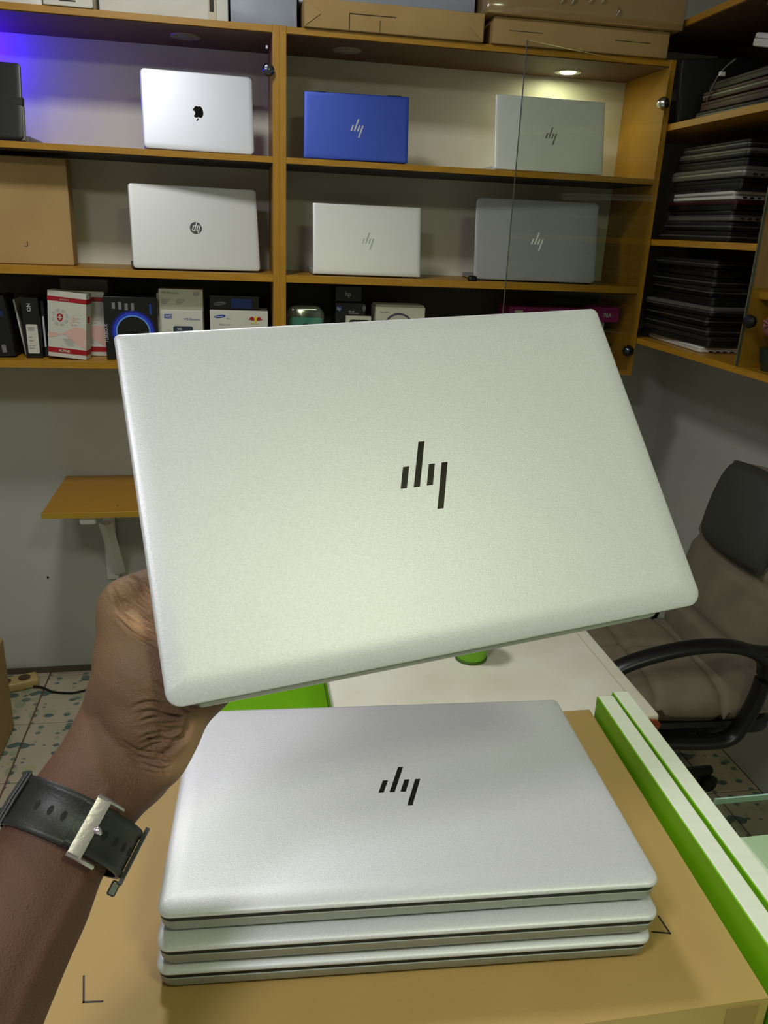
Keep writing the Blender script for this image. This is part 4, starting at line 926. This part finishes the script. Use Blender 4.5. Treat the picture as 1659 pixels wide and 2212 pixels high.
# tendons in the wrist below the strap
for P, a_ in (([(176,1905),(120,2010),(60,2130),(20,2230)], .0016), ([(205,1660),(232,1700),(215,1740)], .0010)):
    d_, t = dist_poly(P); disp += np.exp(-(d_/17)**2)*a_
co += no*(disp*(facing > .05)*np.clip(facing*2, 0, 1))[:,None]
def blob(u, v, su, sv, a_, amp):
    c_, s_ = math.cos(a_), math.sin(a_); x = (uv[:,0]-u)*c_+(uv[:,1]-v)*s_; y = -(uv[:,0]-u)*s_+(uv[:,1]-v)*c_
    return amp*np.exp(-(x/su)**2-(y/sv)**2)
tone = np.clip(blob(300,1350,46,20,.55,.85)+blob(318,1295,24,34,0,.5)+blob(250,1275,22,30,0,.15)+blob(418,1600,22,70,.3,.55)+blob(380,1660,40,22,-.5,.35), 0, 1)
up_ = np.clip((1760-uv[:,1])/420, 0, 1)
me.vertices.foreach_set('co', co.ravel()); me.update(); me.name = 'forearm_and_hand'
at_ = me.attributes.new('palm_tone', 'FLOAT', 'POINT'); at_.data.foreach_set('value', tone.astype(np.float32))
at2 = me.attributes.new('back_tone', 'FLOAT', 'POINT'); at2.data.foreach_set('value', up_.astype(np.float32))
SKIN = mat('dark_brown_skin', (.36,.25,.20), .58, bump=.5, bscale=900, spec=.3); nt = SKIN.node_tree; bs = nt.nodes['Principled BSDF']
bs.inputs['Subsurface Weight'].default_value = .06; bs.inputs['Subsurface Radius'].default_value = (.006,.002,.001); bs.inputs['Subsurface Scale'].default_value = .3
a1 = nt.nodes.new('ShaderNodeAttribute'); a1.attribute_name = 'palm_tone'; a2 = nt.nodes.new('ShaderNodeAttribute'); a2.attribute_name = 'back_tone'
nz = nt.nodes.new('ShaderNodeTexNoise'); nz.inputs['Scale'].default_value = 35; nz.inputs['Detail'].default_value = 3
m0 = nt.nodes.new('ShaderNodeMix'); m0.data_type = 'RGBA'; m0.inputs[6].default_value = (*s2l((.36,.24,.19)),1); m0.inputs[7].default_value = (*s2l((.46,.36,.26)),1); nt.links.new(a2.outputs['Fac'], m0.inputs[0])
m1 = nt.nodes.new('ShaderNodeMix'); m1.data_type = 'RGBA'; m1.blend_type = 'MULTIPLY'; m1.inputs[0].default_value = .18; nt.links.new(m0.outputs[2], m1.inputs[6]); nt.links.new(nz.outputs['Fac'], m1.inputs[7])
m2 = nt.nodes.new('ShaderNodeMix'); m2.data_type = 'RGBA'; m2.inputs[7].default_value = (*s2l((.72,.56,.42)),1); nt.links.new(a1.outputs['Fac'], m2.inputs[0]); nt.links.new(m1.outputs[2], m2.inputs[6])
nt.links.new(m2.outputs[2], bs.inputs['Base Color'])
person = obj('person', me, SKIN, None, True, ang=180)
tag(person, 'bare left forearm and hand reaching in from the lower left, holding up the tilted laptop', 'person')
# watch strap: a band round the wrist
wt = thing('wrist_watch', 'black resin watch strap with a steel buckle round the inside of the wrist', 'watch', (0,0,0))
Cw = WP(150, 1786, .404); t_w = (WP(228,1660,.424)-WP(58,1960,.384)).normalized(); see = (Cw-CAM).normalized()
sd = t_w.cross(see).normalized(); qv = sd.cross(t_w).normalized()
if qv.dot(see) > 0: qv = -qv
if sd.dot(AR) < 0: sd = -sd
wt.location = Cw
RA, RB = px(124, Cw), .0248
def bandpt(phi, off, s_):       # phi 0 = facing the camera, + towards the right of the picture
    x = math.sin(phi); y = math.cos(phi); n_ = Vector((x/RA, y/RB)).normalized()
    return sd*(x*RA + n_.x*off) + qv*(y*RB + n_.y*off) + t_w*s_
HW = .0118
def band(name, p0, p1, hw0, hw1, o0, o1, mt, parent, n=60, rim=0, sh=0):
    bm = B(); prev = None
    for i in range(n+1):
        f = i/n; ph = p0+(p1-p0)*f; hw = hw0+(hw1-hw0)*f
        prof = [(-hw, o0), (-hw, o1*1.0), (-hw+.0012, o1+rim), (-hw+.0026, o1+rim), (-hw+.0034, o1), (hw-.0034, o1), (hw-.0026, o1+rim), (hw-.0012, o1+rim), (hw, o1), (hw, o0)]
        ring = [bm.verts.new(bandpt(ph, o, s_+sh)) for s_, o in prof]
        if prev:
            for k in range(len(ring)): bm.faces.new((prev[k], prev[(k+1)%len(ring)], ring[(k+1)%len(ring)], ring[k]))
        else: bm.faces.new(ring)
        prev = ring
    bm.faces.new(prev[::-1]); return obj(name, bm, mt, parent, True, ang=40)
D_ = math.radians
under = band('strap_lower', D_(-178), D_(24), .0128, .0118, .0006, .0026, RUBBER, wt, rim=.0006)
over_ = band('strap_upper', D_(2), D_(178), .0112, .0122, .0030, .0052, RUBBER, wt, rim=.0006)
# ribs at the left end
for k in range(5):
    ph = D_(-66-9*k); bm = B(); tube(bm, [bandpt(ph, .0032, -.0128), bandpt(ph, .0036, 0), bandpt(ph, .0032, .0128)], .0010, 8); obj('rib', bm, RUBBER, under, True)
HOLE = mat('strap_hole', (.02,.015,.015), .8)
def hole(ph, off, parent):
    bm = B(); P_ = []
    for q in range(20):
        a = 2*math.pi*q/20; dx = .0010*math.cos(a)/ (RA) * 1.25; dy = .0024*math.sin(a)
        P_.append((ph+dx*1.0, dy))
    a_ = [bm.verts.new(bandpt(p_, off+.0001, s_)) for p_, s_ in P_]; b_ = [bm.verts.new(bandpt(p_, off-.0006, s_)) for p_, s_ in P_]
    for q in range(20): bm.faces.new((a_[q], a_[(q+1)%20], b_[(q+1)%20], b_[q]))
    bm.faces.new(a_); bm.faces.new(b_[::-1]); obj('strap_hole', bm, HOLE, parent)
for ph in (-36, -22, -9): hole(D_(ph), .0026, under)
for ph in (30, 43, 56, 68): hole(D_(ph), .0052, over_)
# buckle
bk_ = band('buckle', D_(8), D_(20), .0142, .0142, .0052, .0064, STEEL, wt, n=8)
for s_ in (-1, 1):
    bm = B(); tube(bm, [bandpt(D_(a), o, s_*.0140) for a, o in ((8,.0058),(16,.0056),(26,.0046),(36,.0034))], .0012, 8); obj('buckle_arm', bm, STEEL, bk_, True)
bm = B(); bmesh.ops.create_uvsphere(bm, u_segments=16, v_segments=10, radius=.0019); bmesh.ops.translate(bm, vec=bandpt(D_(21), .0066, .0002), verts=bm.verts)
tube(bm, [bandpt(D_(21), .0066, .0002), bandpt(D_(25), .0050, -.0002)], .0012, 8); obj('buckle_tongue', bm, STEEL, bk_, True)
# keeper loop and case lug at the right end
kp = band('keeper_loop', D_(78), D_(90), .0142, .0142, .0058, .0078, RUBBER, wt, n=8)
bm = B()
for v in box(bm, (0,0,0), (.0042,.0070,.0035), .0006): pass
M = Matrix((sd, t_w, qv)).transposed().to_4x4(); M.translation = bandpt(D_(84), .0050, -.0168); bmesh.ops.transform(bm, matrix=M, verts=bm.verts); obj('keeper_tab', bm, DGREY, kp)
cs = band('watch_case', D_(150), D_(210), .018, .018, .003, .012, RUBBER, wt, n=16)
